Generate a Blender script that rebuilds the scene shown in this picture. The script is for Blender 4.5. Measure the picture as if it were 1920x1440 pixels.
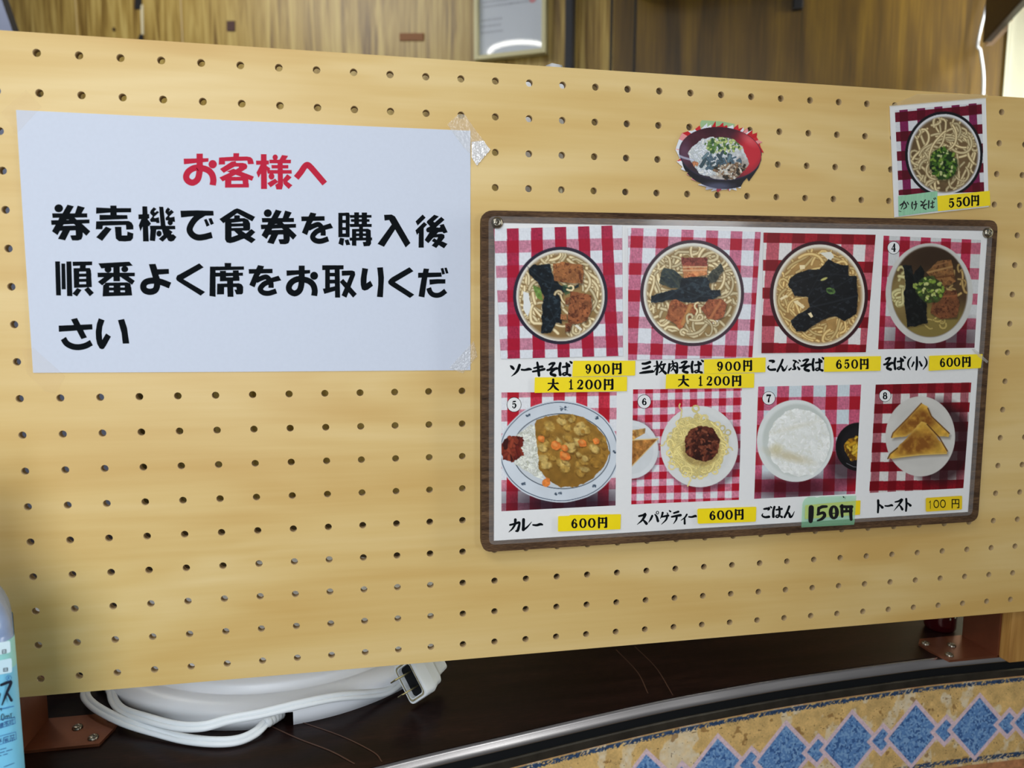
import bpy, bmesh, math, random
import numpy as np
from mathutils import Vector, Matrix
from mathutils.geometry import tessellate_polygon

for o in list(bpy.data.objects):
    bpy.data.objects.remove(o)
SC = bpy.context.scene
COL = SC.collection
PI = math.pi

# ------------------------------------------------------------------ camera
# The pegboard is the survey plane: front face y = 0, its top-left hole at
# x = 0, z = HZ, hole pitch 25 mm.  The camera was solved from those holes.
HZ = 1.48
FPX = 1323.2                       # focal length in pixels of a 1920 px frame
CAM = np.array([0.2174, -0.5246, HZ - 0.1598])
_r = np.array([0.1132, -0.1801, -0.0058])
_t = np.linalg.norm(_r); _k = _r / _t
_K = np.array([[0, -_k[2], _k[1]], [_k[2], 0, -_k[0]], [-_k[1], _k[0], 0]])
ROT = (np.eye(3) + math.sin(_t) * _K + (1 - math.cos(_t)) * _K @ _K) @ np.array([[1., 0, 0], [0, 0, -1], [0, 1, 0]])
cd = bpy.data.cameras.new('camera'); cam = bpy.data.objects.new('camera', cd); COL.objects.link(cam)
cd.sensor_fit = 'HORIZONTAL'; cd.sensor_width = 36; cd.lens = FPX / 1920 * 36
cd.clip_start = 0.02; cd.clip_end = 60
m = Matrix.Identity(4)
for i in range(3):
    m[i][0] = ROT[0][i]; m[i][1] = -ROT[1][i]; m[i][2] = -ROT[2][i]; m[i][3] = CAM[i]
cam.matrix_world = m
cd.dof.use_dof = True; cd.dof.focus_distance = 0.56; cd.dof.aperture_fstop = 7.0
SC.camera = cam

# ------------------------------------------------------------------ light
SC.view_settings.view_transform = 'Standard'; SC.view_settings.look = 'None'
SC.view_settings.gamma = 1.0; SC.view_settings.exposure = 0.0
SC.view_settings.use_curve_mapping = False
w = bpy.data.worlds.new('world'); SC.world = w; w.use_nodes = True
w.node_tree.nodes['Background'].inputs[0].default_value = (0.86, 0.90, 0.97, 1)
w.node_tree.nodes['Background'].inputs[1].default_value = 0.16


def area(name, loc, target, size, power, color=(1, 1, 1), sy=None):
    l = bpy.data.lights.new(name, 'AREA'); o = bpy.data.objects.new(name, l); COL.objects.link(o)
    l.energy = power; l.color = color; l.size = size
    if sy:
        l.shape = 'RECTANGLE'; l.size_y = sy
    o.location = loc
    o.rotation_euler = (Vector(target) - Vector(loc)).to_track_quat('-Z', 'Y').to_euler()
    return o


area('dining_room_tube_light', (-0.45, -0.95, 2.45), (0.1, 0, 1.2), 1.1, 7.5, (1.0, 0.98, 0.95), 0.35)
area('fill_light_behind_camera', (-0.14, -1.0, 1.42), (0.10, 0, 1.22), 0.6, 7.2, (0.90, 0.95, 1.0), 0.7)  # added fill behind the camera, so the board dims towards the right
area('shop_front_light', (1.62, -2.55, 1.6), (0.35, 0, 1.2), 0.40, 6.2, (0.95, 0.98, 1.0), 0.5)
area('kitchen_tube_light', (-0.9, 1.15, 2.75), (0.0, 2.2, 1.5), 1.0, 13, (1.0, 0.98, 0.92), 0.3)

# ------------------------------------------------------------------ survey helpers


def ray(px, py):
    return np.array([(px - 960) / FPX, (py - 720) / FPX, 1.0]) @ ROT


def on_y(px, py, y=0.0):
    d = ray(px, py); return CAM + d * ((y - CAM[1]) / d[1])


def on_z(px, py, z):
    d = ray(px, py); return CAM + d * ((z - CAM[2]) / d[2])


def on_plane(px, py, p0, n):
    d = ray(px, py); return CAM + d * (np.dot(np.array(p0) - CAM, n) / np.dot(d, n))


class View:
    """A measured close-up of the photograph: origin and magnification."""
    def __init__(s, ox, oy, k, y=0.0):
        s.ox, s.oy, s.k, s.y = ox, oy, k, y

    def __call__(s, p, y=None):
        return on_y(s.ox + p[0] / s.k, s.oy + p[1] / s.k, s.y if y is None else y)


# ------------------------------------------------------------------ materials
def lin(c):
    return tuple(((v / 255) / 12.92 if v / 255 <= 0.04045 else ((v / 255 + 0.055) / 1.055) ** 2.4) for v in c)


def mat(name, rgb, rough=0.5, metal=0.0, spec=0.5, noise=0.0, nscale=40, bump=0.0, stretch=(1, 1, 1), **kw):
    M = bpy.data.materials.new(name); M.use_nodes = True
    nt = M.node_tree; b = nt.nodes['Principled BSDF']
    c = lin(rgb)
    b.inputs['Base Color'].default_value = (*c, 1)
    b.inputs['Roughness'].default_value = rough; b.inputs['Metallic'].default_value = metal
    b.inputs['Specular IOR Level'].default_value = spec
    for k, v in kw.items():
        b.inputs[k].default_value = v
    if noise or bump:
        tc = nt.nodes.new('ShaderNodeTexCoord'); mp = nt.nodes.new('ShaderNodeMapping')
        mp.inputs['Scale'].default_value = stretch
        n = nt.nodes.new('ShaderNodeTexNoise'); n.inputs['Scale'].default_value = nscale; n.inputs['Detail'].default_value = 5
        nt.links.new(tc.outputs['Object'], mp.inputs[0]); nt.links.new(mp.outputs[0], n.inputs['Vector'])
        if noise:
            r = nt.nodes.new('ShaderNodeValToRGB')
            r.color_ramp.elements[0].position = 0.3; r.color_ramp.elements[1].position = 0.7
            r.color_ramp.elements[0].color = (*[v * (1 - noise) for v in c], 1)
            r.color_ramp.elements[1].color = (*[min(1, v * (1 + noise)) for v in c], 1)
            nt.links.new(n.outputs['Fac'], r.inputs[0]); nt.links.new(r.outputs[0], b.inputs['Base Color'])
        if bump:
            bp = nt.nodes.new('ShaderNodeBump'); bp.inputs['Strength'].default_value = bump; bp.inputs['Distance'].default_value = 0.001
            nt.links.new(n.outputs['Fac'], bp.inputs['Height']); nt.links.new(bp.outputs[0], b.inputs['Normal'])
    return M


def grain(name, stops, scale, stretch, rough=0.45, wavy=0.0, spec=0.5, fine=0.25, axis_noise=3.0, coat=0.0, bump=0.0):
    """Wood: a broad stretched figure plus fine fibre, coloured by a ramp."""
    M = bpy.data.materials.new(name); M.use_nodes = True
    nt = M.node_tree; b = nt.nodes['Principled BSDF']; L = nt.links.new
    tc = nt.nodes.new('ShaderNodeTexCoord'); mp = nt.nodes.new('ShaderNodeMapping'); mp.inputs['Scale'].default_value = stretch
    L(tc.outputs['Object'], mp.inputs[0])
    n1 = nt.nodes.new('ShaderNodeTexNoise'); n1.inputs['Scale'].default_value = scale; n1.inputs['Detail'].default_value = axis_noise
    n1.inputs['Distortion'].default_value = wavy; n1.inputs['Roughness'].default_value = 0.55
    mp2 = nt.nodes.new('ShaderNodeMapping'); mp2.inputs['Scale'].default_value = tuple(s * (7 if s > 1 else 2.2) for s in stretch)
    L(tc.outputs['Object'], mp2.inputs[0])
    n2 = nt.nodes.new('ShaderNodeTexNoise'); n2.inputs['Scale'].default_value = scale * 2; n2.inputs['Detail'].default_value = 4
    L(mp.outputs[0], n1.inputs['Vector']); L(mp2.outputs[0], n2.inputs['Vector'])
    mx = nt.nodes.new('ShaderNodeMix'); mx.data_type = 'FLOAT'; mx.inputs[0].default_value = fine
    L(n1.outputs['Fac'], mx.inputs[2]); L(n2.outputs['Fac'], mx.inputs[3])
    r = nt.nodes.new('ShaderNodeValToRGB')
    els = r.color_ramp.elements
    for i, (p, c) in enumerate(stops):
        e = els[i] if i < 2 else els.new(p)
        e.position = p; e.color = (*lin(c), 1)
    L(mx.outputs[0], r.inputs[0]); L(r.outputs[0], b.inputs['Base Color'])
    b.inputs['Roughness'].default_value = rough; b.inputs['Specular IOR Level'].default_value = spec
    b.inputs['Coat Weight'].default_value = coat
    if bump:
        bp = nt.nodes.new('ShaderNodeBump'); bp.inputs['Strength'].default_value = bump; bp.inputs['Distance'].default_value = 0.0006
        L(mx.outputs[0], bp.inputs['Height']); L(bp.outputs[0], b.inputs['Normal'])
    return M


def clear(name, tint, amount, rough=0.12, gloss=0.06, bump=0.0, bscale=200, whiten=None):
    """Thin clear plastic: mostly see-through, a little haze and gloss."""
    M = bpy.data.materials.new(name); M.use_nodes = True; nt = M.node_tree; L = nt.links.new
    nt.nodes.remove(nt.nodes['Principled BSDF'])
    out = nt.nodes['Material Output']
    t = nt.nodes.new('ShaderNodeBsdfTransparent'); d = nt.nodes.new('ShaderNodeBsdfDiffuse'); g = nt.nodes.new('ShaderNodeBsdfGlossy')
    d.inputs[0].default_value = (*lin(tint), 1); g.inputs['Roughness'].default_value = rough
    m1 = nt.nodes.new('ShaderNodeMixShader'); m2 = nt.nodes.new('ShaderNodeMixShader')
    m1.inputs[0].default_value = amount; m2.inputs[0].default_value = gloss
    L(t.outputs[0], m1.inputs[1]); L(d.outputs[0], m1.inputs[2]); L(m1.outputs[0], m2.inputs[1]); L(g.outputs[0], m2.inputs[2])
    L(m2.outputs[0], out.inputs[0])
    if bump:
        tc = nt.nodes.new('ShaderNodeTexCoord'); n = nt.nodes.new('ShaderNodeTexNoise'); n.inputs['Scale'].default_value = bscale
        bp = nt.nodes.new('ShaderNodeBump'); bp.inputs['Strength'].default_value = bump; bp.inputs['Distance'].default_value = 0.002
        L(tc.outputs['Object'], n.inputs['Vector']); L(n.outputs['Fac'], bp.inputs['Height']); L(bp.outputs[0], g.inputs['Normal'])
    return M


def printed(name, rough=0.3, spec=0.4, coat=0.0):
    M = bpy.data.materials.new(name); M.use_nodes = True; nt = M.node_tree; b = nt.nodes['Principled BSDF']
    a = nt.nodes.new('ShaderNodeAttribute'); a.attribute_name = 'print'
    nt.links.new(a.outputs['Color'], b.inputs['Base Color'])
    b.inputs['Roughness'].default_value = rough; b.inputs['Specular IOR Level'].default_value = spec
    b.inputs['Coat Weight'].default_value = coat
    return M


def lamp_mat(name, rgb, strength):
    M = bpy.data.materials.new(name); M.use_nodes = True; b = M.node_tree.nodes['Principled BSDF']
    b.inputs['Base Color'].default_value = (0.9, 0.9, 0.9, 1)
    b.inputs['Emission Color'].default_value = (*lin(rgb), 1); b.inputs['Emission Strength'].default_value = strength
    return M


M_PEG = grain('pegboard_wood', [(0.34, (210, 172, 100)), (0.68, (230, 203, 142)), (0.5, (220, 188, 120))], 2.6, (1.0, 5, 7), rough=0.42, wavy=1.1, fine=0.16, axis_noise=2.0)
M_PEGCORE = mat('pegboard_core', (176, 150, 108), 0.7)
M_WALNUT = grain('walnut_board', [(0.36, (44, 30, 20)), (0.64, (118, 90, 62)), (0.5, (82, 60, 42))], 12, (1.2, 8, 18), rough=0.6, wavy=0.4, fine=0.55, spec=0.15)
M_PANEL = grain('wall_panel_wood', [(0.38, (112, 84, 28)), (0.62, (192, 168, 98)), (0.5, (166, 138, 68))], 3.2, (8, 8, 0.45), rough=0.4, wavy=1.6, fine=0.35)
M_PANEL_SHADED = grain('shaded_panel_wood', [(0.32, (50, 36, 8)), (0.68, (116, 90, 24)), (0.5, (86, 64, 16))], 2.4, (7, 7, 0.5), rough=0.4, wavy=0.8, fine=0.35)  # panelling again, with the alcove's shade put into darker stops
M_POST = grain('post_wood', [(0.35, (150, 104, 48)), (0.68, (194, 150, 82)), (0.5, (174, 128, 64))], 7, (14, 14, 1), rough=0.5, wavy=0.4, fine=0.3)
M_COUNTER = grain('dark_counter_laminate', [(0.32, (15, 8, 7)), (0.7, (46, 27, 23)), (0.5, (27, 15, 13))], 5, (1.5, 14, 4), rough=0.30, wavy=0.5, fine=0.5, spec=0.14)
M_ALU = mat('brushed_aluminium', (170, 166, 164), 0.27, 1.0, noise=0.12, nscale=30, stretch=(0.4, 0.4, 8))
M_RUBBER = mat('black_rubber', (14, 17, 20), 0.6, spec=0.2)
M_LIP = mat('tarnished_metal', (78, 74, 66), 0.42, 0.8, noise=0.25, nscale=60)
M_PAPER = mat('white_paper', (206, 214, 229), 0.7, noise=0.012, nscale=400)
M_SHEET = mat('menu_paper', (232, 233, 233), 0.6, noise=0.01, nscale=300)
M_INK = mat('black_ink', (12, 17, 21), 0.85, spec=0.08)
M_RED = mat('red_ink', (192, 42, 66), 0.8, spec=0.1)
M_YEL = mat('yellow_sticker', (252, 226, 8), 0.4, noise=0.02, nscale=120)
M_MARK = mat('marker_ink', (8, 8, 8), 0.4, noise=0.3, nscale=900)
M_FILM = clear('laminate_film', (225, 225, 225), 0.07, 0.10, 0.02)
M_TAPE = clear('clear_tape', (250, 244, 230), 0.09, 0.2, 0.05, 0.5, 500)
M_CRINK = clear('crinkled_tape', (255, 255, 255), 0.62, 0.15, 0.22, 1.0, 420)
M_GTAPE = clear('green_tape', (160, 240, 190), 0.22, 0.3, 0.02)
M_GTAPE2 = mat('green_tape_label', (150, 206, 168), 0.4, noise=0.10, nscale=40, stretch=(12, 1, 1))
M_WHITE = mat('white_plastic', (226, 230, 236), 0.35)
M_CORD = mat('cord_pvc', (222, 228, 232), 0.45)
M_STEEL = mat('screw_steel', (150, 144, 130), 0.28, 1.0)
M_BRASS = mat('prong_metal', (190, 180, 140), 0.3, 1.0)
M_COPPER = mat('bronze_bracket', (128, 76, 52), 0.36, 0.6, noise=0.10, nscale=60)
M_BLACK = mat('black_plastic', (18, 18, 22), 0.5)
M_NICOTINE = mat('cream_frame', (206, 200, 158), 0.45)
M_PRINT = printed('photo_print', 0.5, 0.18)
M_GLOSS = printed('laminated_photo_print', 0.34, 0.22)
M_TILE = printed('glazed_tile', 0.33, 0.5)

# ------------------------------------------------------------------ object helpers


def tag(o, label, cat, group=None, kind=None):
    if kind:
        o['kind'] = kind
    if label:
        o['label'] = label
    if cat:
        o['category'] = cat
    if group:
        o['group'] = group
    return o


def link(name, me, material, parent=None, smooth=False):
    o = bpy.data.objects.new(name, me); COL.objects.link(o)
    if material is not None:
        for mm in (material if isinstance(material, (list, tuple)) else [material]):
            me.materials.append(mm)
    if smooth:
        for p in me.polygons:
            p.use_smooth = True
    if parent is not None:
        o.parent = parent
        o.matrix_parent_inverse = Matrix.Translation(-Vector(parent.location))
    return o


def empty(name, loc, label, cat, group=None):
    o = bpy.data.objects.new(name, None); COL.objects.link(o); o.location = loc
    o.empty_display_size = 0.05
    return tag(o, label, cat, group)


def obj_bm(name, bm, material, parent=None, smooth=False):
    me = bpy.data.meshes.new(name)
    bmesh.ops.recalc_face_normals(bm, faces=bm.faces)
    bm.to_mesh(me); bm.free()
    return link(name, me, material, parent, smooth)


def box_bm(bm, lo, hi, M=None, bevel=0.0, seg=2):
    vs = [bm.verts.new((x, y, z)) for x in (lo[0], hi[0]) for y in (lo[1], hi[1]) for z in (lo[2], hi[2])]
    F = [(0, 1, 3, 2), (4, 6, 7, 5), (0, 4, 5, 1), (2, 3, 7, 6), (0, 2, 6, 4), (1, 5, 7, 3)]
    fs = [bm.faces.new([vs[i] for i in f]) for f in F]
    geom = vs
    if bevel:
        es = list({e for f in fs for e in f.edges})
        r = bmesh.ops.bevel(bm, geom=es, offset=bevel, segments=seg, affect='EDGES', profile=0.5)
        geom = list({v for f in r['faces'] for v in f.verts} | {v for v in vs if v.is_valid})
    if M is not None:
        bmesh.ops.transform(bm, matrix=M, verts=[v for v in geom if v.is_valid])
    return geom


def box(name, lo, hi, material, parent=None, bevel=0.0, M=None):
    bm = bmesh.new(); box_bm(bm, lo, hi, None, bevel)
    if M is not None:
        bmesh.ops.transform(bm, matrix=M, verts=bm.verts)
    return obj_bm(name, bm, material, parent)


def prism(bm, pts, d):
    """Closed prism over a planar outline (list of 3-D points), extruded by vector d."""
    a = [bm.verts.new(p) for p in pts]; b = [bm.verts.new(Vector(p) + Vector(d)) for p in pts]
    n = len(pts)
    tri = tessellate_polygon([[Vector(p) for p in pts]])
    for t in tri:
        try:
            bm.faces.new([a[i] for i in t]); bm.faces.new([b[i] for i in reversed(t)])
        except ValueError:
            pass
    for i in range(n):
        bm.faces.new([a[i], a[(i + 1) % n], b[(i + 1) % n], b[i]])


def slab(name, pts, thick, material, parent=None):
    """A thin sheet whose front face passes through pts, thickness going +y."""
    bm = bmesh.new(); prism(bm, [tuple(p) for p in pts], (0, thick, 0))
    return obj_bm(name, bm, material, parent)


def rounded(pts, r, seg=5):
    """Round the corners of a closed planar outline of 3-D points."""
    out = []; n = len(pts); P = [np.array(p, float) for p in pts]
    for i in range(n):
        a, b, c = P[i - 1], P[i], P[(i + 1) % n]
        u = (a - b) / np.linalg.norm(a - b); v = (c - b) / np.linalg.norm(c - b)
        p, q = b + u * r, b + v * r
        for k in range(seg + 1):
            t = k / seg
            out.append((1 - t) ** 2 * p + 2 * t * (1 - t) * b + t * t * q)
    return out


def spline(P, n=6, closed=False):
    P = [np.array(p, float) for p in P]
    if len(P) < 3:
        return [P[0] + (P[-1] - P[0]) * i / n for i in range(n + 1)]
    Q = [2 * P[0] - P[1]] + P + [2 * P[-1] - P[-2]]
    out = []
    for i in range(1, len(Q) - 2):
        a, b, c, d = Q[i - 1:i + 3]
        for k in range(n):
            t = k / n
            out.append(0.5 * (2 * b + (c - a) * t + (2 * a - 5 * b + 4 * c - d) * t * t + (3 * b - a - 3 * c + d) * t ** 3))
    return out + [P[-1]]


def tube_bm(bm, pts, r, seg=10, flat=1.0, up=(0, 0, 1)):
    pts = [Vector(p) for p in pts]; rings = []
    nrm = None
    for i, p in enumerate(pts):
        t = (pts[min(i + 1, len(pts) - 1)] - pts[max(i - 1, 0)]).normalized()
        if nrm is None:
            nrm = Vector(up) - t * t.dot(Vector(up))
            if nrm.length < 1e-3:
                nrm = Vector((1, 0, 0)) - t * t.x
        else:
            nrm = nrm - t * t.dot(nrm)
        nrm.normalize(); bn = t.cross(nrm)
        rr = r(i / (len(pts) - 1)) if callable(r) else r
        rings.append([bm.verts.new(p + (nrm * math.cos(2 * PI * k / seg) * flat + bn * math.sin(2 * PI * k / seg)) * rr) for k in range(seg)])
    for a, b in zip(rings, rings[1:]):
        for k in range(seg):
            bm.faces.new([a[k], a[(k + 1) % seg], b[(k + 1) % seg], b[k]])
    bm.faces.new(list(reversed(rings[0]))); bm.faces.new(rings[-1])


def lathe_bm(bm, prof, seg=64, M=None):
    """prof: (r, z) list, revolved about z."""
    rings = []
    new = []
    for r, z in prof:
        if r < 1e-6:
            v = bm.verts.new((0, 0, z)); rings.append([v] * seg); new.append(v)
        else:
            R = [bm.verts.new((r * math.cos(2 * PI * k / seg), r * math.sin(2 * PI * k / seg), z)) for k in range(seg)]
            rings.append(R); new += R
    for a, b in zip(rings, rings[1:]):
        for k in range(seg):
            q = [a[k], a[(k + 1) % seg], b[(k + 1) % seg], b[k]]
            u = []
            for v in q:
                if v not in u:
                    u.append(v)
            if len(u) > 2:
                bm.faces.new(u)
    if M is not None:
        bmesh.ops.transform(bm, matrix=M, verts=new)


def screw_bm(bm, c, n, r=0.0032, h=0.0018):
    """Domed cross-head screw: head, recess drawn as four wedges of bevelled dome."""
    q = Vector((0, 0, 1)).rotation_difference(Vector(n)).to_matrix().to_4x4()
    M = Matrix.Translation(Vector(c)) @ q
    lathe_bm(bm, [(r, -0.0004), (r, h * .35), (r * .86, h * .75), (r * .55, h), (r * .30, h * 1.02), (r * .22, h * .45), (0, h * .40)], 20, M)
    for a in (0.4, 0.4 + PI / 2):
        R = M @ Matrix.Rotation(a, 4, 'Z')
        box_bm(bm, (-r * .62, -r * .10, h * .55), (r * .62, r * .10, h * 1.01), R)


# ------------------------------------------------------------------ lettering (traced strokes)
def ribbon(pts, closed=False):
    """pts: (x, y, w) -> list of quads."""
    P = [np.array(p, float) for p in pts]; n = len(P); L = []; Rr = []
    for i in range(n):
        if closed:
            t = P[(i + 1) % n][:2] - P[i - 1][:2]
        else:
            t = P[min(i + 1, n - 1)][:2] - P[max(i - 1, 0)][:2]
        l = np.hypot(*t) or 1.0
        nn = np.array([-t[1], t[0]]) / l * P[i][2] / 2
        L.append(P[i][:2] + nn); Rr.append(P[i][:2] - nn)
    out = []
    for i in range(n if closed else n - 1):
        j = (i + 1) % n
        out.append([L[i], L[j], Rr[j], Rr[i]])
    return out


def disc(cx, cy, rx, ry, n=18):
    return [np.array([cx + rx * math.cos(2 * PI * k / n), cy + ry * math.sin(2 * PI * k / n)]) for k in range(n)]


def nums(s):
    return [tuple(float(v) for v in tok.split(',')) for tok in s.split()]


WM = 1.0                           # weight of the brush strokes


def glyph(spec, wm=None):
    """Traced strokes -> list of polygons, each with its stroke index.
    P polygon, S w smooth stroke, B brush stroke of varying width, D dot, O ring."""
    wm = wm or WM
    out = []
    for si, st in enumerate(x.strip() for x in spec.replace('\n', ';').split(';')):
        if not st:
            continue
        k, rest = st[0], st[1:].strip()
        if k == 'P':
            out.append((si, [np.array(p) for p in nums(rest)]))
        elif k == 'S':
            wd, pts = rest.split(' ', 1); wd = float(wd)
            for q in ribbon([(p[0], p[1], wd) for p in spline(nums(pts), 7)]):
                out.append((si, q))
        elif k == 'B':
            pp = [p if len(p) == 3 else (*p, 10) for p in nums(rest.replace(' ', ' '))]
            sp = [np.array([v[0], v[1], v[2] * wm]) for v in spline(pp, 5)]
            for q in ribbon(sp):
                out.append((si, q))
            for e in (sp[0], sp[-1]):
                out.append((si, disc(e[0], e[1], max(e[2], 2) / 2, max(e[2], 2) / 2, 10)))
        elif k == 'D':
            a = nums(rest)[0]; out.append((si, disc(*a)))
        elif k == 'O':
            cx, cy, rx, ry, w0, w1 = nums(rest)[0]; w0 *= wm; w1 *= wm
            pts = [(cx + rx * math.cos(a), cy + ry * math.sin(a), w0 + (w1 - w0) * abs(math.cos(a)) ** 1.5) for a in np.linspace(0, 2 * PI, 29)[:-1]]
            for q in ribbon(pts, True):
                out.append((si, q))
    return out


def fit(polys, src, dst):
    kx = (dst[2] - dst[0]) / (src[2] - src[0]); ky = (dst[3] - dst[1]) / (src[3] - src[1])
    return [(s, [np.array([dst[0] + (p[0] - src[0]) * kx, dst[1] + (p[1] - src[1]) * ky]) for p in q]) for s, q in polys]


def lettering(name, groups, material, parent, y):
    """groups: list of (View, polys). One flat mesh of ink lying at depth y."""
    V = []; F = []; lay = 0
    for view, polys in groups:
        last = None
        for s, q in polys:
            lay += 1
            yy = y - (lay % 24) * 1.5e-6
            base = len(V)
            V += [tuple(view(p, yy)) for p in q]
            if len(q) == 4 and False:
                F.append(tuple(range(base, base + 4)))
            else:
                for t in tessellate_polygon([[Vector((p[0], p[1], 0)) for p in q]]):
                    F.append(tuple(base + i for i in t))
    me = bpy.data.meshes.new(name); me.from_pydata(V, [], F); me.update()
    return link(name, me, material, parent)


# ------------------------------------------------------------------ printed pictures (vertex-colour prints)
def _hash(ix, iy, seed):
    h = (ix.astype(np.int64) * 374761393 + iy.astype(np.int64) * 668265263 + seed * 974634721) & 0xFFFFFFFF
    h = ((h ^ (h >> 13)) * 1274126177) & 0xFFFFFFFF
    return ((h ^ (h >> 16)) & 0xFFFF) / 65535.0


def vnoise(x, y, s, seed=0):
    x = x / s; y = y / s; ix = np.floor(x); iy = np.floor(y); fx = x - ix; fy = y - iy
    fx = fx * fx * (3 - 2 * fx); fy = fy * fy * (3 - 2 * fy)
    a = _hash(ix, iy, seed); b = _hash(ix + 1, iy, seed); c = _hash(ix, iy + 1, seed); d = _hash(ix + 1, iy + 1, seed)
    return (a + (b - a) * fx) * (1 - fy) + (c + (d - c) * fx) * fy


def fbm(x, y, s, seed=0):
    return 0.55 * vnoise(x, y, s, seed) + 0.3 * vnoise(x, y, s / 2.1, seed + 7) + 0.15 * vnoise(x, y, s / 4.3, seed + 13)


class Pic:
    def __init__(s, x, y, base=(235, 235, 235)):
        s.x, s.y = x, y; s.C = np.tile(np.array(base, float), (len(x), 1)); s.clip = None; s.aa = 3.0

    def put(s, mask, col):
        if s.clip is not None:
            mask = mask * s.clip
        col = np.asarray(col, float)
        if col.ndim == 1:
            col = col[None, :]
        s.C += (col - s.C) * mask[:, None]

    def ell(s, cx, cy, rx, ry, ang=0.0, soft=None, wob=0.0, ws=60, seed=1):
        c, n = math.cos(ang), math.sin(ang); dx = s.x - cx; dy = s.y - cy
        u = (dx * c + dy * n) / rx; v = (-dx * n + dy * c) / ry
        d = (np.sqrt(u * u + v * v) - 1) * min(rx, ry)
        if wob:
            d = d + (fbm(s.x, s.y, ws, seed) - 0.5) * 2 * wob
        return np.clip(0.5 - d / (soft or s.aa), 0, 1)

    def poly(s, pts, soft=None, wob=0.0, ws=40, seed=2):
        P = np.array(pts, float); x, y = s.x, s.y
        if wob:
            x = x + (fbm(x, y, ws, seed) - .5) * 2 * wob; y = y + (fbm(s.x, s.y, ws, seed + 31) - .5) * 2 * wob
        d2 = np.full(len(x), 1e12); inside = np.zeros(len(x), bool)
        for i in range(len(P)):
            a, b = P[i - 1], P[i]; e = b - a; L = e @ e or 1
            t = np.clip(((x - a[0]) * e[0] + (y - a[1]) * e[1]) / L, 0, 1)
            d2 = np.minimum(d2, (x - a[0] - t * e[0]) ** 2 + (y - a[1] - t * e[1]) ** 2)
            cr = (a[1] > y) != (b[1] > y)
            with np.errstate(divide='ignore', invalid='ignore'):
                xi = a[0] + (y - a[1]) / (b[1] - a[1] if b[1] != a[1] else 1e-9) * e[0]
            inside ^= cr & (x < xi)
        d = np.sqrt(d2) * np.where(inside, -1, 1)
        return np.clip(0.5 - d / (soft or s.aa), 0, 1)

    def tex(s, col, amp, sc, seed=3, tint=(1, 1, 1)):
        n = (fbm(s.x, s.y, sc, seed) - 0.5) * 2 * amp
        return np.clip(np.array(col, float)[None, :] * (1 + n[:, None] * np.array(tint)[None, :]), 0, 255)

    def gingham(s, v, h, white, vc, hc, cc, amp=0.12, seed=5):
        """v = (x0, width, period, slope, y0, spread), h likewise; fabric check."""
        x, y = s.x, s.y; q = s.aa
        pv = v[2] * (1 + v[5] * (y - v[4])); a = (x - v[0] - v[3] * (y - v[4])) % pv
        ph = h[2] * (1 + h[5] * (x - h[4])); b = (y - h[0] - h[3] * (x - h[4])) % ph
        wv = v[1] * pv / v[2]; wh = h[1] * ph / h[2]
        mv = np.clip(0.5 + (wv / 2 - np.abs(a - wv / 2)) / q, 0, 1); mh = np.clip(0.5 + (wh / 2 - np.abs(b - wh / 2)) / q, 0, 1)
        n = (0.6 * vnoise(x, y * .4, 5, seed) + 0.4 * vnoise(x * .4, y, 5, seed + 1) - 0.5) * 2 * amp
        W, Vc, Hc, Cc = [np.array(c, float)[None, :] for c in (white, vc, hc, cc)]; Vc, Hc, Cc = Vc * .95, Hc * .95, Cc * .92
        mv = mv[:, None]; mh = mh[:, None]
        base = W * (1 - mv) * (1 - mh) + Vc * mv * (1 - mh) + Hc * mh * (1 - mv) + Cc * mv * mh
        s.C = np.clip(base * (1 + n[:, None] * (0.35 + mv * (1 - mh) + mh * (1 - mv))), 0, 255)

    def stroke(s, pts, w, core, edge, fade=1.0):
        P = np.array(pts, float)
        lo = P.min(0) - w - 3; hi = P.max(0) + w + 3
        idx = np.nonzero((s.x > lo[0]) & (s.x < hi[0]) & (s.y > lo[1]) & (s.y < hi[1]))[0]
        if not len(idx):
            return
        x = s.x[idx]; y = s.y[idx]; d2 = np.full(len(idx), 1e12)
        for a, b in zip(P, P[1:]):
            e = b - a; L = e @ e or 1
            t = np.clip(((x - a[0]) * e[0] + (y - a[1]) * e[1]) / L, 0, 1)
            d2 = np.minimum(d2, (x - a[0] - t * e[0]) ** 2 + (y - a[1] - t * e[1]) ** 2)
        d = np.sqrt(d2)
        al = np.clip(0.5 - (d - w / 2) / s.aa, 0, 1) * fade
        if s.clip is not None:
            al = al * s.clip[idx]
        k = np.clip(d / (w / 2), 0, 1) ** 2
        col = np.array(core, float)[None, :] * (1 - k[:, None]) + np.array(edge, float)[None, :] * k[:, None]
        s.C[idx] += (col - s.C[idx]) * al[:, None]

    def noodles(s, n, cx, cy, rx, ry, w, core, edge, seed, length=(8, 18), step=16, curl=0.35, hole=None, ring=0.0):
        rg = random.Random(seed)
        for i in range(n):
            for _ in range(30):
                a = rg.uniform(0, 2 * PI); r = math.sqrt(rg.uniform(ring, 1))
                x, y = cx + rx * r * math.cos(a), cy + ry * r * math.sin(a)
                if hole is None or not hole(x, y):
                    break
            h = a + PI / 2 + rg.uniform(-.9, .9); c = rg.uniform(-curl, curl); pts = [(x, y)]
            for k in range(rg.randint(*length)):
                c += rg.uniform(-.12, .12); c = max(-curl, min(curl, c)); h += c
                nx, ny = x + step * math.cos(h), y + step * math.sin(h)
                if ((nx - cx) / rx) ** 2 + ((ny - cy) / ry) ** 2 > 1.0:
                    h += 0.6 if c >= 0 else -0.6
                    nx, ny = x + step * math.cos(h), y + step * math.sin(h)
                x, y = nx, ny; pts.append((x, y))
            b = rg.uniform(0.86, 1.06)
            s.stroke(pts, w * rg.uniform(.85, 1.15), [min(255, v * b) for v in core], [v * b for v in edge])

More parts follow.
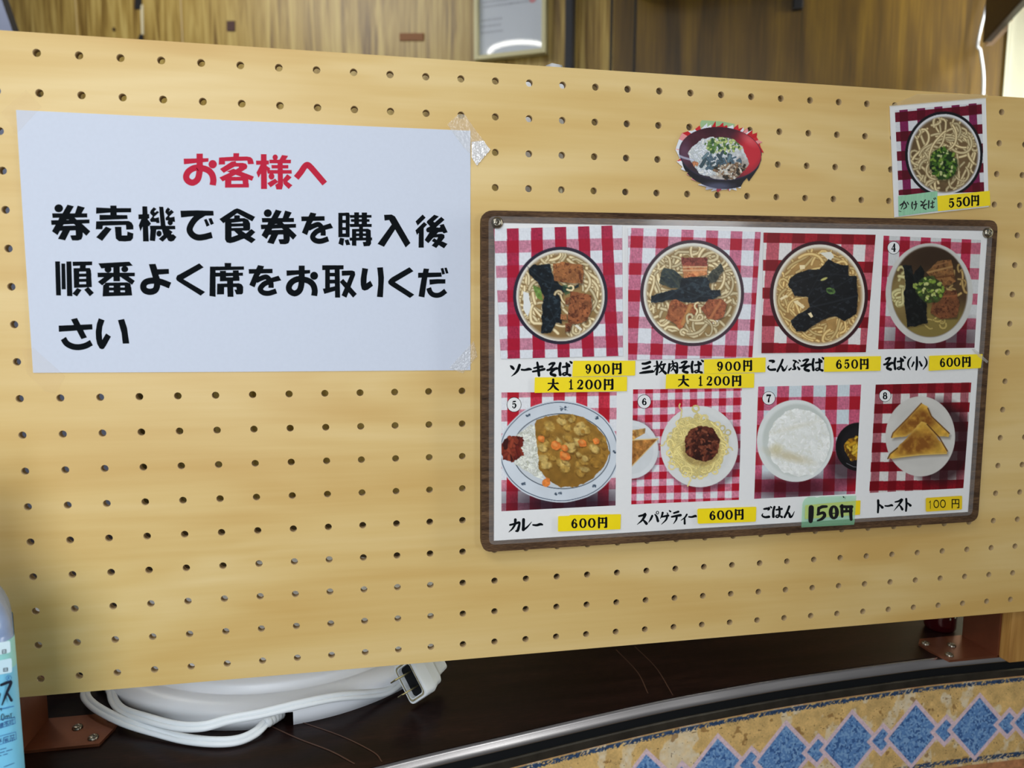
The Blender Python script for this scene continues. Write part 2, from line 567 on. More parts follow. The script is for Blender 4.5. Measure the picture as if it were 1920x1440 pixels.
    def bits(s, n, cx, cy, rx, ry, size, cols, seed, asp=(0.5, 1.0), edge=None):
        rg = random.Random(seed)
        for i in range(n):
            a = rg.uniform(0, 2 * PI); r = math.sqrt(rg.random())
            x, y = cx + rx * r * math.cos(a), cy + ry * r * math.sin(a)
            z = size * rg.uniform(.6, 1.3); c = rg.choice(cols)
            an = rg.uniform(0, PI); l = z * rg.uniform(*asp)
            p = [(x - l * math.cos(an), y - l * math.sin(an)), (x + l * math.cos(an), y + l * math.sin(an))]
            s.stroke(p, z, c, edge or [v * .72 for v in c])


def picture(name, view, quad, paint, material, parent, y, thick=0.0003, step=0.00042, keep=None):
    """A flat print: grid over the quad, coloured by paint(Pic) in the close-up's coordinates."""
    Q = [np.array(q, float) for q in quad]; W3 = [view(q, y) for q in Q]
    nx = max(8, int(np.linalg.norm(W3[1] - W3[0]) / step)); ny = max(8, int(np.linalg.norm(W3[3] - W3[0]) / step))
    u, v = np.meshgrid(np.linspace(0, 1, nx + 1), np.linspace(0, 1, ny + 1)); u = u.ravel(); v = v.ravel()

    def bl(P):
        return (P[0][None] * ((1 - u) * (1 - v))[:, None] + P[1][None] * (u * (1 - v))[:, None] + P[2][None] * (u * v)[:, None] + P[3][None] * ((1 - u) * v)[:, None])
    S = bl(Q); V = bl(W3)
    pic = Pic(S[:, 0], S[:, 1]); paint(pic)
    i = np.arange(nx * ny); r = i // nx; c = i % nx; a = r * (nx + 1) + c
    F = np.stack([a, a + nx + 1, a + nx + 2, a + 1], 1)
    if keep is not None:
        kk = keep(S[:, 0], S[:, 1]); F = F[kk[F].all(1)]
    # rim down to the backing, so the print is a sheet and not a bare plane
    nV = len(V); edge = {}
    for f in F if keep is not None else []:
        for k in range(4):
            e = (int(f[k]), int(f[(k + 1) % 4])); edge[e] = 1
    if keep is None:
        loop = [int(t) for t in (list(range(0, nx + 1)) + [(k + 1) * (nx + 1) - 1 for k in range(1, ny + 1)] + list(range(nV - 2, nV - nx - 2, -1)) + [k * (nx + 1) for k in range(ny - 1, 0, -1)])]
        es = [(loop[(k + 1) % len(loop)], loop[k]) for k in range(len(loop))]
    else:
        es = [e for e in edge if (e[1], e[0]) not in edge]
    ids = sorted({k for e in es for k in e}); mp = {k: nV + j for j, k in enumerate(ids)}
    V = np.concatenate([V, V[ids] + np.array([0, thick, 0])])
    C = np.concatenate([pic.C, np.full((len(ids), 3), 225.0)])
    F = F.tolist() + [(e[1], e[0], mp[e[0]], mp[e[1]]) for e in es]
    me = bpy.data.meshes.new(name); me.from_pydata(V.tolist(), [], F); me.update()
    at = me.color_attributes.new('print', 'FLOAT_COLOR', 'POINT')
    c = np.clip(C / 255, 0, 1); c = np.where(c <= 0.04045, c / 12.92, ((c + 0.055) / 1.055) ** 2.4)
    at.data.foreach_set('color', np.concatenate([c, np.ones((len(c), 1))], 1).astype(np.float32).ravel())
    return link(name, me, material, parent)

# ================================================================== the room
# The kitchen behind stands askew to the counter: its axes are turned 28.5 degrees.
RA = math.radians(28.5)
WU = np.array([math.cos(RA), -math.sin(RA), 0.0])          # along the back wall, to the right
WN = np.array([-math.sin(RA), -math.cos(RA), 0.0])         # out of the back wall, to the viewer
CORNER = np.array([1.72, 1.04, 0.0])                       # where back wall and right wall meet


def room(s, k, z):
    """s metres along the back wall from the corner (negative = left), k metres out of it."""
    return tuple(CORNER + WU * s + WN * k + np.array([0, 0, z]))


def room_box(name, s, k, z, material, parent=None, bevel=0.0):
    M = Matrix(((WU[0], WN[0], 0, CORNER[0]), (WU[1], WN[1], 0, CORNER[1]), (0, 0, 1, 0), (0, 0, 0, 1)))
    bm = bmesh.new()
    box_bm(bm, (min(s), min(k), min(z)), (max(s), max(k), max(z)), None, bevel)
    me = bpy.data.meshes.new(name); bmesh.ops.recalc_face_normals(bm, faces=bm.faces); bm.to_mesh(me); bm.free()
    o = link(name, me, material)
    o.matrix_world = M
    if parent is not None:
        o.parent = parent; o.matrix_parent_inverse = Matrix.Translation(-Vector(parent.location))
    return o


def s_at(px, py=80, k=0.0):
    p = on_plane(px, py, CORNER + WN * k, WN); return float((p - CORNER) @ WU), float(p[2])


def k_at(px, py, s=0.0):
    p = on_plane(px, py, CORNER + WU * s, WU); return float((p - CORNER) @ WN), float(p[2])


floor = box('floor', (-4, -3.2, -0.05), (4.5, 4.5, 0), mat('floor_vinyl', (120, 104, 88), 0.5, noise=0.1)); tag(floor, 'plain brown floor', 'floor', kind='structure')
wb = room_box('wall_back', (-4.2, s_at(1150)[0]), (0, -0.08), (0, 2.7), M_PANEL); tag(wb, 'wood panelled back wall', 'wall', kind='structure')
wd = room_box('wall_alcove', (s_at(1150)[0], 0.0), (0, -0.08), (0, 2.7), M_PANEL_SHADED); tag(wd, 'wood panelled wall beside the window, alcove shade painted into its colour', 'wall', kind='structure')
k0 = k_at(1872, 150)[0]
kz = 1.05
wr = room_box('wall_right', (0, 0.08), (-0.08, k0), (0, 2.7), M_PANEL); tag(wr, 'wood panelled right wall strip by the corner', 'wall', kind='structure')
box_parts = room_box('trim_1', (0, 0.08), (k0, 1.4), (0, kz), M_PANEL); tag(box_parts, 'panelling under the window', 'wall', kind='structure')
t2 = room_box('trim_2', (0, 0.08), (k0, 1.4), (2.35, 2.7), M_PANEL); tag(t2, 'panelling above the window', 'wall', kind='structure')
# window: frame, pane, and the daylight outside it
wf = room_box('window_1', (0.02, 0.06), (k0, k0 + 0.03), (kz, 2.35), M_LIP); tag(wf, 'window in the right wall', 'window', kind='structure')
for nm, kk, zz in (('window_stile', (1.37, 1.40), (kz, 2.35)), ('window_rail', (k0, 1.4), (kz, kz + 0.03)), ('window_rail', (k0, 1.4), (2.32, 2.35))):
    room_box(nm, (0.02, 0.06), kk, zz, M_LIP, wf)
glass = clear('window_glass', (240, 250, 250), 0.03, 0.05, 0.05)
room_box('window_pane', (0.038, 0.042), (k0 + 0.03, 1.37), (kz + 0.03, 2.32), glass, wf)
wl = area('daylight_through_window', room(0.75, 0.62, 1.75), room(0, 0.62, 1.7), 1.3, 84, (1.0, 0.99, 0.95), 1.3)
# vertical seams and joints of the panelling
M_SEAM = mat('panel_seam', (206, 184, 136), 0.5); M_DARKSEAM = mat('dark_joint', (26, 22, 18), 0.6)
ws = 0.0022
for i, (px, mm, wdt) in enumerate(((147, M_SEAM, .003), (343, M_SEAM, .004), (1146, M_DARKSEAM, .007), (1190, M_DARKSEAM, .006))):
    s, _ = s_at(px); o = room_box('trim_%d' % (i + 3), (s - wdt / 2, s + wdt / 2), (-0.002, ws), (0.1, 2.69), mm)
    tag(o, 'vertical panel joint', 'trim', kind='structure')

# dark upright pole standing in front of the back wall
sp = s_at(1062, 80, 0.03)[0]; sq = s_at(1076, 80, 0.03)[0]
o = room_box('black_post', (sp, sq), (0.012, 0.05), (0, 2.6), mat('black_painted_post', (20, 22, 32), 0.5), None, 0.002)
tag(o, 'narrow black upright post on the wall right of the framed certificate', 'post')
# unseen overhead cupboard, added to shade the alcove
o = empty('added_shade_cupboard', room(s_at(1420)[0], 0.2, 2.15), 'unseen dark wooden cupboard added to shade the alcove, only its lower hook showing', 'cupboard')
room_box('shade_cupboard_body', (s_at(1195)[0], -0.14), (0.0, 0.34), (2.17, 2.66), mat('shade_cupboard_wood', (58, 38, 22), 0.5, noise=0.2, nscale=12, stretch=(2, 2, .3)), o, 0.003)
a, za = s_at(1487, 16, 0.02); b, zb = s_at(1506, 2, 0.02)
room_box('hook', (a, b), (0.0, 0.02), (za, 2.17), M_BLACK, o, 0.002)

# curtain-rail pelmet: dark box running along the window towards the viewer
kp, zp = k_at(1857, 74, -0.09)
o = empty('curtain_pelmet', room(-0.05, 0.4, zp), 'dark brown curtain pelmet box above the bright window', 'pelmet')
room_box('pelmet_board', (-0.10, -0.082), (kp - 0.02, 1.4), (zp, zp + 0.26), mat('pelmet_dark_wood', (40, 24, 16), 0.4), o, 0.003)
room_box('pelmet_underside', (-0.081, 0.0), (kp, 1.4), (zp + 0.075, zp + 0.09), mat('pelmet_inner', (120, 84, 56), 0.4), o)
room_box('rail', (-0.045, -0.03), (0.03, 1.38), (zp + 0.05, zp + 0.065), mat('rail_metal', (190, 170, 150), 0.3, 0.7), o)
# curtain with soft folds, glowing with daylight
bm = bmesh.new(); N = 240; rows = []
kc0 = k_at(1882, 140, -0.035)[0]
for i in range(N + 1):
    k = kc0 + (1.38 - kc0) * i / N
    s = -0.034 + 0.012 * math.sin(k * 95) + 0.006 * math.sin(k * 41 + 1)
    rows.append([bm.verts.new(room(s, k, z)) for z in (0.85, 1.4, zp + 0.055)])
for a, b in zip(rows, rows[1:]):
    for j in range(2):
        bm.faces.new([a[j], b[j], b[j + 1], a[j + 1]])
Mc = bpy.data.materials.new('curtain_cloth'); Mc.use_nodes = True; nt = Mc.node_tree; nt.nodes.remove(nt.nodes['Principled BSDF'])
d = nt.nodes.new('ShaderNodeBsdfDiffuse'); tr = nt.nodes.new('ShaderNodeBsdfTranslucent'); mx = nt.nodes.new('ShaderNodeMixShader')
d.inputs[0].default_value = (0.8, 0.8, 0.72, 1); tr.inputs[0].default_value = (0.85, 0.85, 0.75, 1); mx.inputs[0].default_value = 0.55
nt.links.new(d.outputs[0], mx.inputs[1]); nt.links.new(tr.outputs[0], mx.inputs[2]); nt.links.new(mx.outputs[0], nt.nodes['Material Output'].inputs[0])
cu = obj_bm('curtain', bm, Mc, None, True)
sol = cu.modifiers.new('thickness', 'SOLIDIFY'); sol.thickness = 0.0012
tag(cu, 'pale curtain lit by daylight at the right window', 'curtain')
# white cable hanging in the corner
pts = [room(-0.02, 0.016, 2.2)] + [tuple(on_plane(px, py, CORNER + WN * 0.03, WN)) for px, py in ((1836, 66), (1838, 95), (1843, 130), (1844, 160), (1842, 200), (1838, 260))] + [room(-0.03, 0.03, 0.9)]
bm = bmesh.new(); tube_bm(bm, spline(pts, 6), 0.0032, 10)
tag(obj_bm('white_cable', bm, M_CORD, None, True), 'white cable hanging down the corner left of the window', 'cable')

# framed certificate (its lower part shows above the pegboard)
kf = 0.03
cn = [(887, -60), (1023, -60), (1022, 99), (890, 115)]
s0 = s_at(888, 60, kf)[0]; s1 = s_at(1023, 60, kf)[0]; zb = s_at(893, 112, kf)[1]; zt = zb + 0.36
fr = empty('framed_certificate', room((s0 + s1) / 2, 0.01, zb), 'certificate in a thin cream frame on the back wall above the pegboard', 'picture frame')
fw = 0.0125
for nm, ss, zz in (('frame_side', (s0, s0 + fw), (zb, zt)), ('frame_side', (s1 - fw, s1), (zb, zt)), ('frame_rail', (s0 + fw, s1 - fw), (zb, zb + fw)), ('frame_rail', (s0 + fw, s1 - fw), (zt - fw, zt))):
    room_box(nm, ss, (0.004, kf), zz, M_NICOTINE, fr, 0.0015)
room_box('certificate_paper', (s0 + fw, s1 - fw), (0.010, 0.014), (zb + fw, zt - fw), mat('certificate_paper', (216, 224, 236), 0.6), fr)
# the faint lines of writing and the red seal
bm = bmesh.new(); rg = random.Random(4)


def paper_q(s, z, ds, dz, k=0.0145):
    vs = [bm.verts.new(room(a, k, b)) for a, b in ((s, z), (s + ds, z), (s + ds, z + dz), (s, z + dz))]; bm.faces.new(vs)


W_ = s1 - s0
M_PALEINK = mat('pale_grey_ink', (186, 193, 206), 0.6)
for row, (u0, u1, h) in enumerate(((.10, .52, .150), (.10, .52, .163), (.08, .35, .112), (.08, .37, .095), (.08, .36, .077), (.47, .83, .150))):
    u = u0; bm = bmesh.new()
    while u < u1:
        d = rg.uniform(.02, .04); paper_q(s0 + W_ * u, zb + h, W_ * d, 0.006); u += d + .012
    obj_bm('writing_line', bm, M_PALEINK, fr)
bm = bmesh.new(); c = np.array(room(s0 + W_ * .80, 0.0146, zb + .158))
vs = [bm.verts.new(tuple(c + WU * .011 * math.cos(t) + np.array([0, 0, .011 * math.sin(t)]))) for t in np.linspace(0, 2 * PI, 20)[:-1]]; bm.faces.new(vs)
obj_bm('red_seal', bm, mat('seal_red', (226, 150, 158), 0.6), fr)
room_box('frame_glass', (s0 + fw, s1 - fw), (0.018, 0.020), (zb + fw, zt - fw), clear('frame_glass', (230, 235, 240), 0.0, 0.03, 0.07), fr)
# ring lamp on the kitchen ceiling, seen only as a curved gleam in the certificate's glass
gp = on_plane(978, 101, CORNER + WN * 0.02, WN); dd = ray(978, 101); dd = dd - 2 * np.dot(dd, WN) * WN
tl = (2.62 - gp[2]) / dd[2]; lc = gp + dd * tl
bm = bmesh.new(); RT = 0.17
tube = [(lc[0] + RT * math.cos(t), lc[1] + RT * math.sin(t), lc[2]) for t in np.linspace(0, 2 * PI, 49)]
tube_bm(bm, tube, 0.010, 10)
lampo = obj_bm('ring_lamp', bm, lamp_mat('ring_tube_glow', (255, 252, 244), 9.0), None, True)
tag(lampo, 'round fluorescent ring lamp mirrored as a white arc in the certificate glass', 'lamp')

# scraps of tape and marks left on the back wall
for nm, lab, pts, mm in (
        ('tape_scrap', 'dark brown tape scrap on the wall between two seams, left of centre', [(425, 39), (440, 39), (440, 58), (425, 58)], mat('brown_scrap', (70, 40, 34), 0.6)),
        ('tape_scrap', 'long orange-brown tape scrap on the wall left of the certificate', [(749, 62), (794, 62), (794, 76), (749, 76)], mat('tan_scrap', (134, 84, 36), 0.6)),
        ('tape_scrap', 'black square scrap on the wall above the white notice', [(253, -4), (265, -4), (265, 17), (252, 17)], M_BLACK),
        ('tape_scrap', 'small black scrap on the wall just above the pegboard edge', [(259, 72), (262, 64), (267, 64), (269, 80), (258, 80)], M_BLACK),
        ('knot_mark', 'tiny dark knot mark on the wood panel at upper left', [(211, 52), (214, 51), (216, 55), (213, 59), (210, 56)], mat('knot', (60, 40, 20), 0.6)),
        ('sticker_strip', 'pale torn paper strip on the wall between two black scraps', [(263, 10), (268, 8), (269, 64), (265, 66)], mat('pale_strip', (214, 204, 170), 0.6))):
    p3 = [on_plane(px, py, CORNER + WN * 0.0035, WN) for px, py in pts]
    bm = bmesh.new(); prism(bm, [tuple(p) for p in p3], tuple(-WN * 0.003))
    tag(obj_bm(nm, bm, mm), lab, 'scrap' if 'scrap' in nm else 'mark')

# grey appliance with a dark edge, cut by the top-left corner of the picture
kq = 0.62
o = empty('metal_cabinet', room(-3.0, kq, 0), 'grey metal cabinet with dark slanted edge behind the pegboard at far left', 'cabinet')
# its near edge leans: measured where it meets the frame's top and the pegboard's edge
pts = {}
for nm, t_, b_ in (('in', (3, 0), (23, 57)), ('out', (16, 0), (37, 62))):
    T_ = on_plane(*t_, CORNER + WN * kq, WN); B_ = on_plane(*b_, CORNER + WN * kq, WN); d_ = (T_ - B_) / (T_[2] - B_[2])
    pts[nm] = (B_ + d_ * (2.3 - B_[2]), B_ + d_ * (1.35 - B_[2]))
far = -WU * 0.9; dn = lambda v: np.array([v[0], v[1], 0.0])
away = pts['out'][1] - CAM; away[2] = 0; away = away / np.linalg.norm(away) * 0.3 - WU * 0.04      # the cabinet stands turned, its side hidden
for nm, q, mm in (('cabinet_body', [pts['in'][0] + far, pts['in'][0], pts['in'][1], dn(pts['in'][1]), dn(pts['in'][1]) + far, pts['in'][1] + far], mat('grey_enamel', (128, 136, 160), 0.4)), ('edge_strip', [pts['in'][0], pts['out'][0], pts['out'][1], dn(pts['out'][1]), dn(pts['in'][1]), pts['in'][1]], mat('dark_strip', (36, 32, 26), 0.5))):
    bm = bmesh.new(); prism(bm, [tuple(v) for v in q], tuple(away)); obj_bm(nm, bm, mm, o)

# ================================================================== the counter
CZ = HZ - 0.490                                             # counter top height (0.99 m)
curve = spline([(-0.42, -0.262), (-0.3, -0.205), (-0.1, -0.133), (0.05, -0.086), (0.202, -0.044), (0.310, -0.0215), (0.423, 0.0), (0.50, 0.011), (0.581, 0.0195), (0.695, 0.0265), (0.76, 0.0275), (0.9, 0.026), (1.05, 0.022)], 10)
curve = [np.array(c) for c in curve]


def offset(c, d):
    out = []
    for i in range(len(c)):
        t = c[min(i + 1, len(c) - 1)] - c[max(i - 1, 0)]; t = t / np.linalg.norm(t)
        out.append(c[i] + np.array([t[1], -t[0]]) * d)     # d > 0: towards the viewer
    return out


counter = empty('counter', (0.2, 0.2, 0), 'curved serving counter with dark wood-grain top, metal edge and tiled front', 'counter')


def band(name, z0, z1, d, material, back=0.02, rb=0.0):
    bm = bmesh.new(); f = offset(curve, d); b = offset(curve, -back)
    prev = None
    for p, q in zip(f, b):
        prof = [(q[0], q[1], z0), (p[0], p[1], z0), (p[0], p[1], z1), (q[0], q[1], z1)]
        if rb:
            n = (p - q) / np.linalg.norm(p - q)
            prof = [(q[0], q[1], z0), (p[0] - n[0] * rb, p[1] - n[1] * rb, z0), (p[0], p[1], z0 + rb), (p[0], p[1], z1 - rb), (p[0] - n[0] * rb, p[1] - n[1] * rb, z1), (q[0], q[1], z1)]
        cur = [bm.verts.new(v) for v in prof]
        if prev:
            n_ = len(cur)
            for k in range(n_):
                bm.faces.new([prev[k], prev[(k + 1) % n_], cur[(k + 1) % n_], cur[k]])
        prev = cur
    return obj_bm(name, bm, material, counter)


bm = bmesh.new()
top = [(c[0], c[1], CZ) for c in offset(curve, -0.0002)] + [(1.05, 0.56, CZ), (-0.42, 0.56, CZ)]
prism(bm, top, (0, 0, -0.0004)); prism(bm, [(c[0], c[1], CZ - .0004) for c in offset(curve, -0.0061)] + [(1.05, 0.56, CZ - .0004), (-0.42, 0.56, CZ - .0004)], (0, 0, -0.025)); obj_bm('counter_top', bm, M_COUNTER, counter)
# rounded aluminium strip, its belly turned a little upwards
bm = bmesh.new(); prev = None
for p, q in zip(offset(curve, 0.0), offset(curve, -0.006)):
    n = (p - q) / np.linalg.norm(p - q)
    prof = [(-.006, -.0100), (.0030, -.0100), (.0036, -.0096), (.0036, -.0089), (.0024, -.0060), (.0012, -.0030), (.0004, -.0005), (-.006, -.0004)]
    cur = [bm.verts.new((p[0] + n[0] * u, p[1] + n[1] * u, CZ + v)) for u, v in prof]
    if prev:
        for k in range(8):
            f = bm.faces.new([prev[k], prev[(k + 1) % 8], cur[(k + 1) % 8], cur[k]]); f.smooth = 1 < k < 6
    prev = cur
obj_bm('metal_edge', bm, M_ALU, counter)
band('rubber_groove', CZ - 0.0178, CZ - 0.0098, 0.0022, M_RUBBER)
band('lower_metal_lip', CZ - 0.0258, CZ - 0.0177, 0.0042, M_LIP, rb=0.001)
band('carcass', 0.0, CZ - 0.0258, -0.006, mat('carcass_wood', (90, 62, 44), 0.6), back=0.06)
# tiled front: glazed border with blue lozenges, painted along the curve
seg = np.array([0] + [np.linalg.norm(b - a) for a, b in zip(curve, curve[1:])]).cumsum()
cx = np.array([c[0] for c in curve]); cy = np.array([c[1] for c in curve])
s_of_x = lambda x: np.interp(x, cx, seg)
SA, SB = s_of_x(-0.40), s_of_x(0.95)
st = 0.0007; n_s = int((SB - SA) / st); n_z = int(0.1125 / st)
sg, zg = np.meshgrid(np.linspace(SA, SB, n_s + 1), np.linspace(0, -0.1125, n_z + 1)); sg = sg.ravel(); zg = zg.ravel()
pic = Pic(sg * 1000, -zg * 1000, (226, 190, 124)); pic.aa = 0.6
x, y = pic.x, pic.y
n = fbm(x, y, 26, 3); pic.C = np.array([[228, 190, 122]]) * (0.94 + 0.16 * (vnoise(x, y, 7, 9)[:, None] - .5) + 0.10 * (vnoise(x, y, 1.2, 21)[:, None] - .5))
pic.put(np.clip((fbm(x * 1.4, y, 17, 11) - 0.58) * 7, 0, 0.55) * (0.6 + .8 * vnoise(x, y, 3, 5)), (232, 224, 206))
pic.put(np.clip((fbm(x, y, 9, 41) - 0.74) * 14, 0, 0.6), (130, 94, 52))
pic.put(np.clip((vnoise(x, y, 1.3, 77) - 0.90) * 14, 0, 0.8), (84, 58, 36))
edge_n = (vnoise(x, y, 1.0, 3) - .5)
pic.put(np.clip((2.2 - y + edge_n * .8) * 2, 0, 1), (206, 150, 106))                 # bare biscuit at the very top
stripe = lambda y0, y1: np.clip(np.minimum(y - y0, y1 - y + edge_n * 2.2) * 1.6, 0, 1) * np.clip((vnoise(x * 1.2 + y, y, 1.6, 15) - .22) * 6, 0, 1)
for y0, y1 in ((2.6, 7.2), (80.5, 86.0)):
    pic.put(stripe(y0, y1), pic.tex((44, 70, 104), .45, 1.2, 8))
pic.put(np.clip((y - 88.5) * 2, 0, 1), pic.tex((178, 124, 84), .25, 5, 12))
# measured lozenge centres (x along the wall): pitch 70 mm
c0 = s_of_x(0.7075) * 1000; cc = 49.5
lil = (0.06 * (vnoise(x, y, 2, 2) - .5))[:, None]
blue = np.array([[58, 106, 168]]) * (1 + lil * 0)
fl = vnoise(x, y, 1.5, 51); fl2 = vnoise(x, y, 2.6, 61)
bl = np.where((fl > .60)[:, None], np.array([[128, 168, 210]]), np.where((fl2 > .62)[:, None], np.array([[58, 98, 154]]), np.array([[94, 138, 192]])))
pk = np.array([[222, 196, 204]]) * (1 + .14 * (vnoise(x + y, x - y, 1.6, 71)[:, None] - .5))


def loz(cxm, cym, hx, hy):
    d = (np.abs(x - cxm) / hx + np.abs(y - cym) / hy - 1) * hx * hy / math.hypot(hx, hy)
    return np.clip(.5 - d / .7, 0, 1)


for i in range(-17, 5):
    for big, off in ((1, 0), (0, 35)):
        X = c0 + i * 70 + off
        hx, hy = (33.5, 35.5) if big else (17.2, 17.2)
        pic.put(loz(X, cc, hx, hy), pk)
        hx, hy = (28, 30) if big else (11.3, 11.3)
        pic.put(loz(X, cc, hx, hy), bl)
PX = np.interp(sg, seg, cx); PY = np.interp(sg, seg, cy)
i = np.arange(n_s * n_z); r = i // n_s; c = i % n_s; a = r * (n_s + 1) + c
F = np.stack([a, a + n_s + 1, a + n_s + 2, a + 1], 1)
V = np.stack([PX, PY - 0.0015, zg + CZ - 0.0256], 1)
me = bpy.data.meshes.new('tile_front'); me.from_pydata(V.tolist(), [], F.tolist()); me.update()
at = me.color_attributes.new('print', 'FLOAT_COLOR', 'POINT'); C_ = np.clip(pic.C / 255, 0, 1)
C_ = np.where(C_ <= .04045, C_ / 12.92, ((C_ + .055) / 1.055) ** 2.4)
at.data.foreach_set('color', np.concatenate([C_, np.ones((len(C_), 1))], 1).astype(np.float32).ravel())
tf = link('tile_front', me, M_TILE, counter, True)
sol = tf.modifiers.new('thickness', 'SOLIDIFY'); sol.thickness = 0.006; sol.offset = -1
# long scratches in the counter laminate
M_SCR = mat('scratch_brown', (74, 48, 36), 0.5)
for pts, wd in (([(505, 1360), (560, 1385), (620, 1408), (665, 1432)], .0006), ([(560, 1352), (640, 1380), (700, 1410), (716, 1428)], .0005), ([(1155, 1218), (1195, 1260), (1215, 1300)], .0005), ([(1190, 1212), (1230, 1252), (1262, 1304)], .0005)):
    bm = bmesh.new(); q = spline([on_z(px, py, CZ + 0.0003) for px, py in pts], 8)
    for a, b in zip(q, q[1:]):
        t = (b - a) / np.linalg.norm(b - a); nn = np.array([-t[1], t[0], 0]) * wd
        bm.faces.new([bm.verts.new(tuple(v)) for v in (a - nn, b - nn, b + nn, a + nn)])
    bmesh.ops.remove_doubles(bm, verts=bm.verts, dist=1e-5); obj_bm('scratch_mark', bm, M_SCR, counter)

# ================================================================== the pegboard
peg = empty('pegboard', (0.35, 0.003, CZ), 'perforated wooden pegboard standing on metal brackets on the dark counter', 'pegboard')
PT = 0.0055; pitch = 0.025; hr = 0.00255
bx0, bx1 = -0.0875, 0.8125; bz1 = HZ + 0.0125; bz0 = HZ - 0.4375
bm = bmesh.new(); NV = 20; grid_cache = {}


def gv(x_, y_, z_):
    k_ = (round(x_ * 1e6), round(y_ * 1e6), round(z_ * 1e6))
    if k_ not in grid_cache:
        grid_cache[k_] = bm.verts.new((x_, y_, z_))
    return grid_cache[k_]


sq = []
for k in range(NV):                                          # unit-square boundary points matched to the circle
    a = 2 * PI * (k + .5) / NV - PI; cxx, sxx = math.cos(a), math.sin(a); mxx = max(abs(cxx), abs(sxx)); sq.append((cxx, sxx))
for ci in range(-3, 33):
    for ri in range(18):
        X0, Z0 = ci * pitch, HZ - ri * pitch; h = pitch / 2
        for yy, flip in ((0.0, False), (PT, True)):
            ring = [bm.verts.new((X0 + hr * c_, yy, Z0 + hr * s_)) for c_, s_ in sq]
            cor = [gv(X0 - h, yy, Z0 - h), gv(X0 + h, yy, Z0 - h), gv(X0 + h, yy, Z0 + h), gv(X0 - h, yy, Z0 + h)]
            q5 = NV // 4
            for s_ in range(4):                              # quadrant fans: -135..-45 bottom, then right, top, left
                st0 = NV // 8 + s_ * q5
                idx = [(st0 + j) % NV for j in range(q5 + 1)]
                f = [cor[s_], cor[(s_ + 1) % 4]] + [ring[j] for j in reversed(idx)]
                bm.faces.new(f if not flip else list(reversed(f)))
            if not flip:
                fr_ring = ring
        for k in range(NV):
            f = bm.faces.new([fr_ring[k], fr_ring[(k + 1) % NV], ring[(k + 1) % NV], ring[k]]); f.material_index = 1; f.smooth = True
for x0_, z0_, x1_, z1_ in ((bx0, bz0, bx1, bz0), (bx1, bz0, bx1, bz1), (bx1, bz1, bx0, bz1), (bx0, bz1, bx0, bz0)):
    nn = round(max(abs(x1_ - x0_), abs(z1_ - z0_)) / pitch)
    for k in range(nn):
        p = lambda t: (x0_ + (x1_ - x0_) * t / nn, z0_ + (z1_ - z0_) * t / nn)
        a, b = p(k), p(k + 1)
        f = bm.faces.new([gv(a[0], 0, a[1]), gv(a[0], PT, a[1]), gv(b[0], PT, b[1]), gv(b[0], 0, b[1])]); f.material_index = 1
me = bpy.data.meshes.new('panel'); bmesh.ops.recalc_face_normals(bm, faces=bm.faces); bm.to_mesh(me); bm.free()
link('panel', me, [M_PEG, M_PEGCORE], peg)
box('support_post', (bx0 + 0.002, PT, CZ), (-0.0505, PT + 0.036, bz1 - 0.004), M_POST, peg, 0.001)
box('support_post', (0.7855, PT, CZ), (0.8225, PT + 0.036, bz1 - 0.004), M_POST, peg, 0.001)


def bracket(xv, sgn):
    """Angle bracket: upright plate on the post's inner side, flat plate on the counter. sgn +1: flat plate runs to +x."""
    bm = bmesh.new(); t = 0.0022; y0, y1 = 0.016, 0.058; L_ = 0.058
    xs = (xv, xv + sgn * t)
    box_bm(bm, (min(xs), y0, CZ), (max(xs), y1, CZ + 0.064), None, 0.0006)
    o = [(xv, y0), (xv + sgn * (L_ - 0.004), y0), (xv + sgn * L_, y0 + 0.020), (xv + sgn * L_, y1 - 0.008), (xv + sgn * (L_ - 0.008), y1), (xv, y1)]
    prism(bm, [(a, b, CZ + 0.0002) for a, b in o], (0, 0, t))
    b_ = obj_bm('angle_bracket', bm, M_COPPER, peg)
    b_['label'] = 'bronze coloured angle bracket'
    for u, v in ((0.030, 0.040), (0.047, 0.024), (0.052, 0.048)):
        bm = bmesh.new(); screw_bm(bm, (xv + sgn * u, y0 + (v - 0.016) * 1.0, CZ + t + 0.0002), (0, 0, 1), 0.0038, 0.0022)
        s_ = obj_bm('screw', bm, M_STEEL, peg, True); s_.parent = b_; s_.matrix_parent_inverse = Matrix.Identity(4)
    bm = bmesh.new(); screw_bm(bm, (xv + sgn * t, 0.036, CZ + 0.046), (sgn, 0, 0), 0.0038, 0.0022)
    s_ = obj_bm('screw', bm, M_STEEL, peg, True); s_.parent = b_; s_.matrix_parent_inverse = Matrix.Identity(4)


bracket(-0.0503, 1); bracket(0.7853, -1)

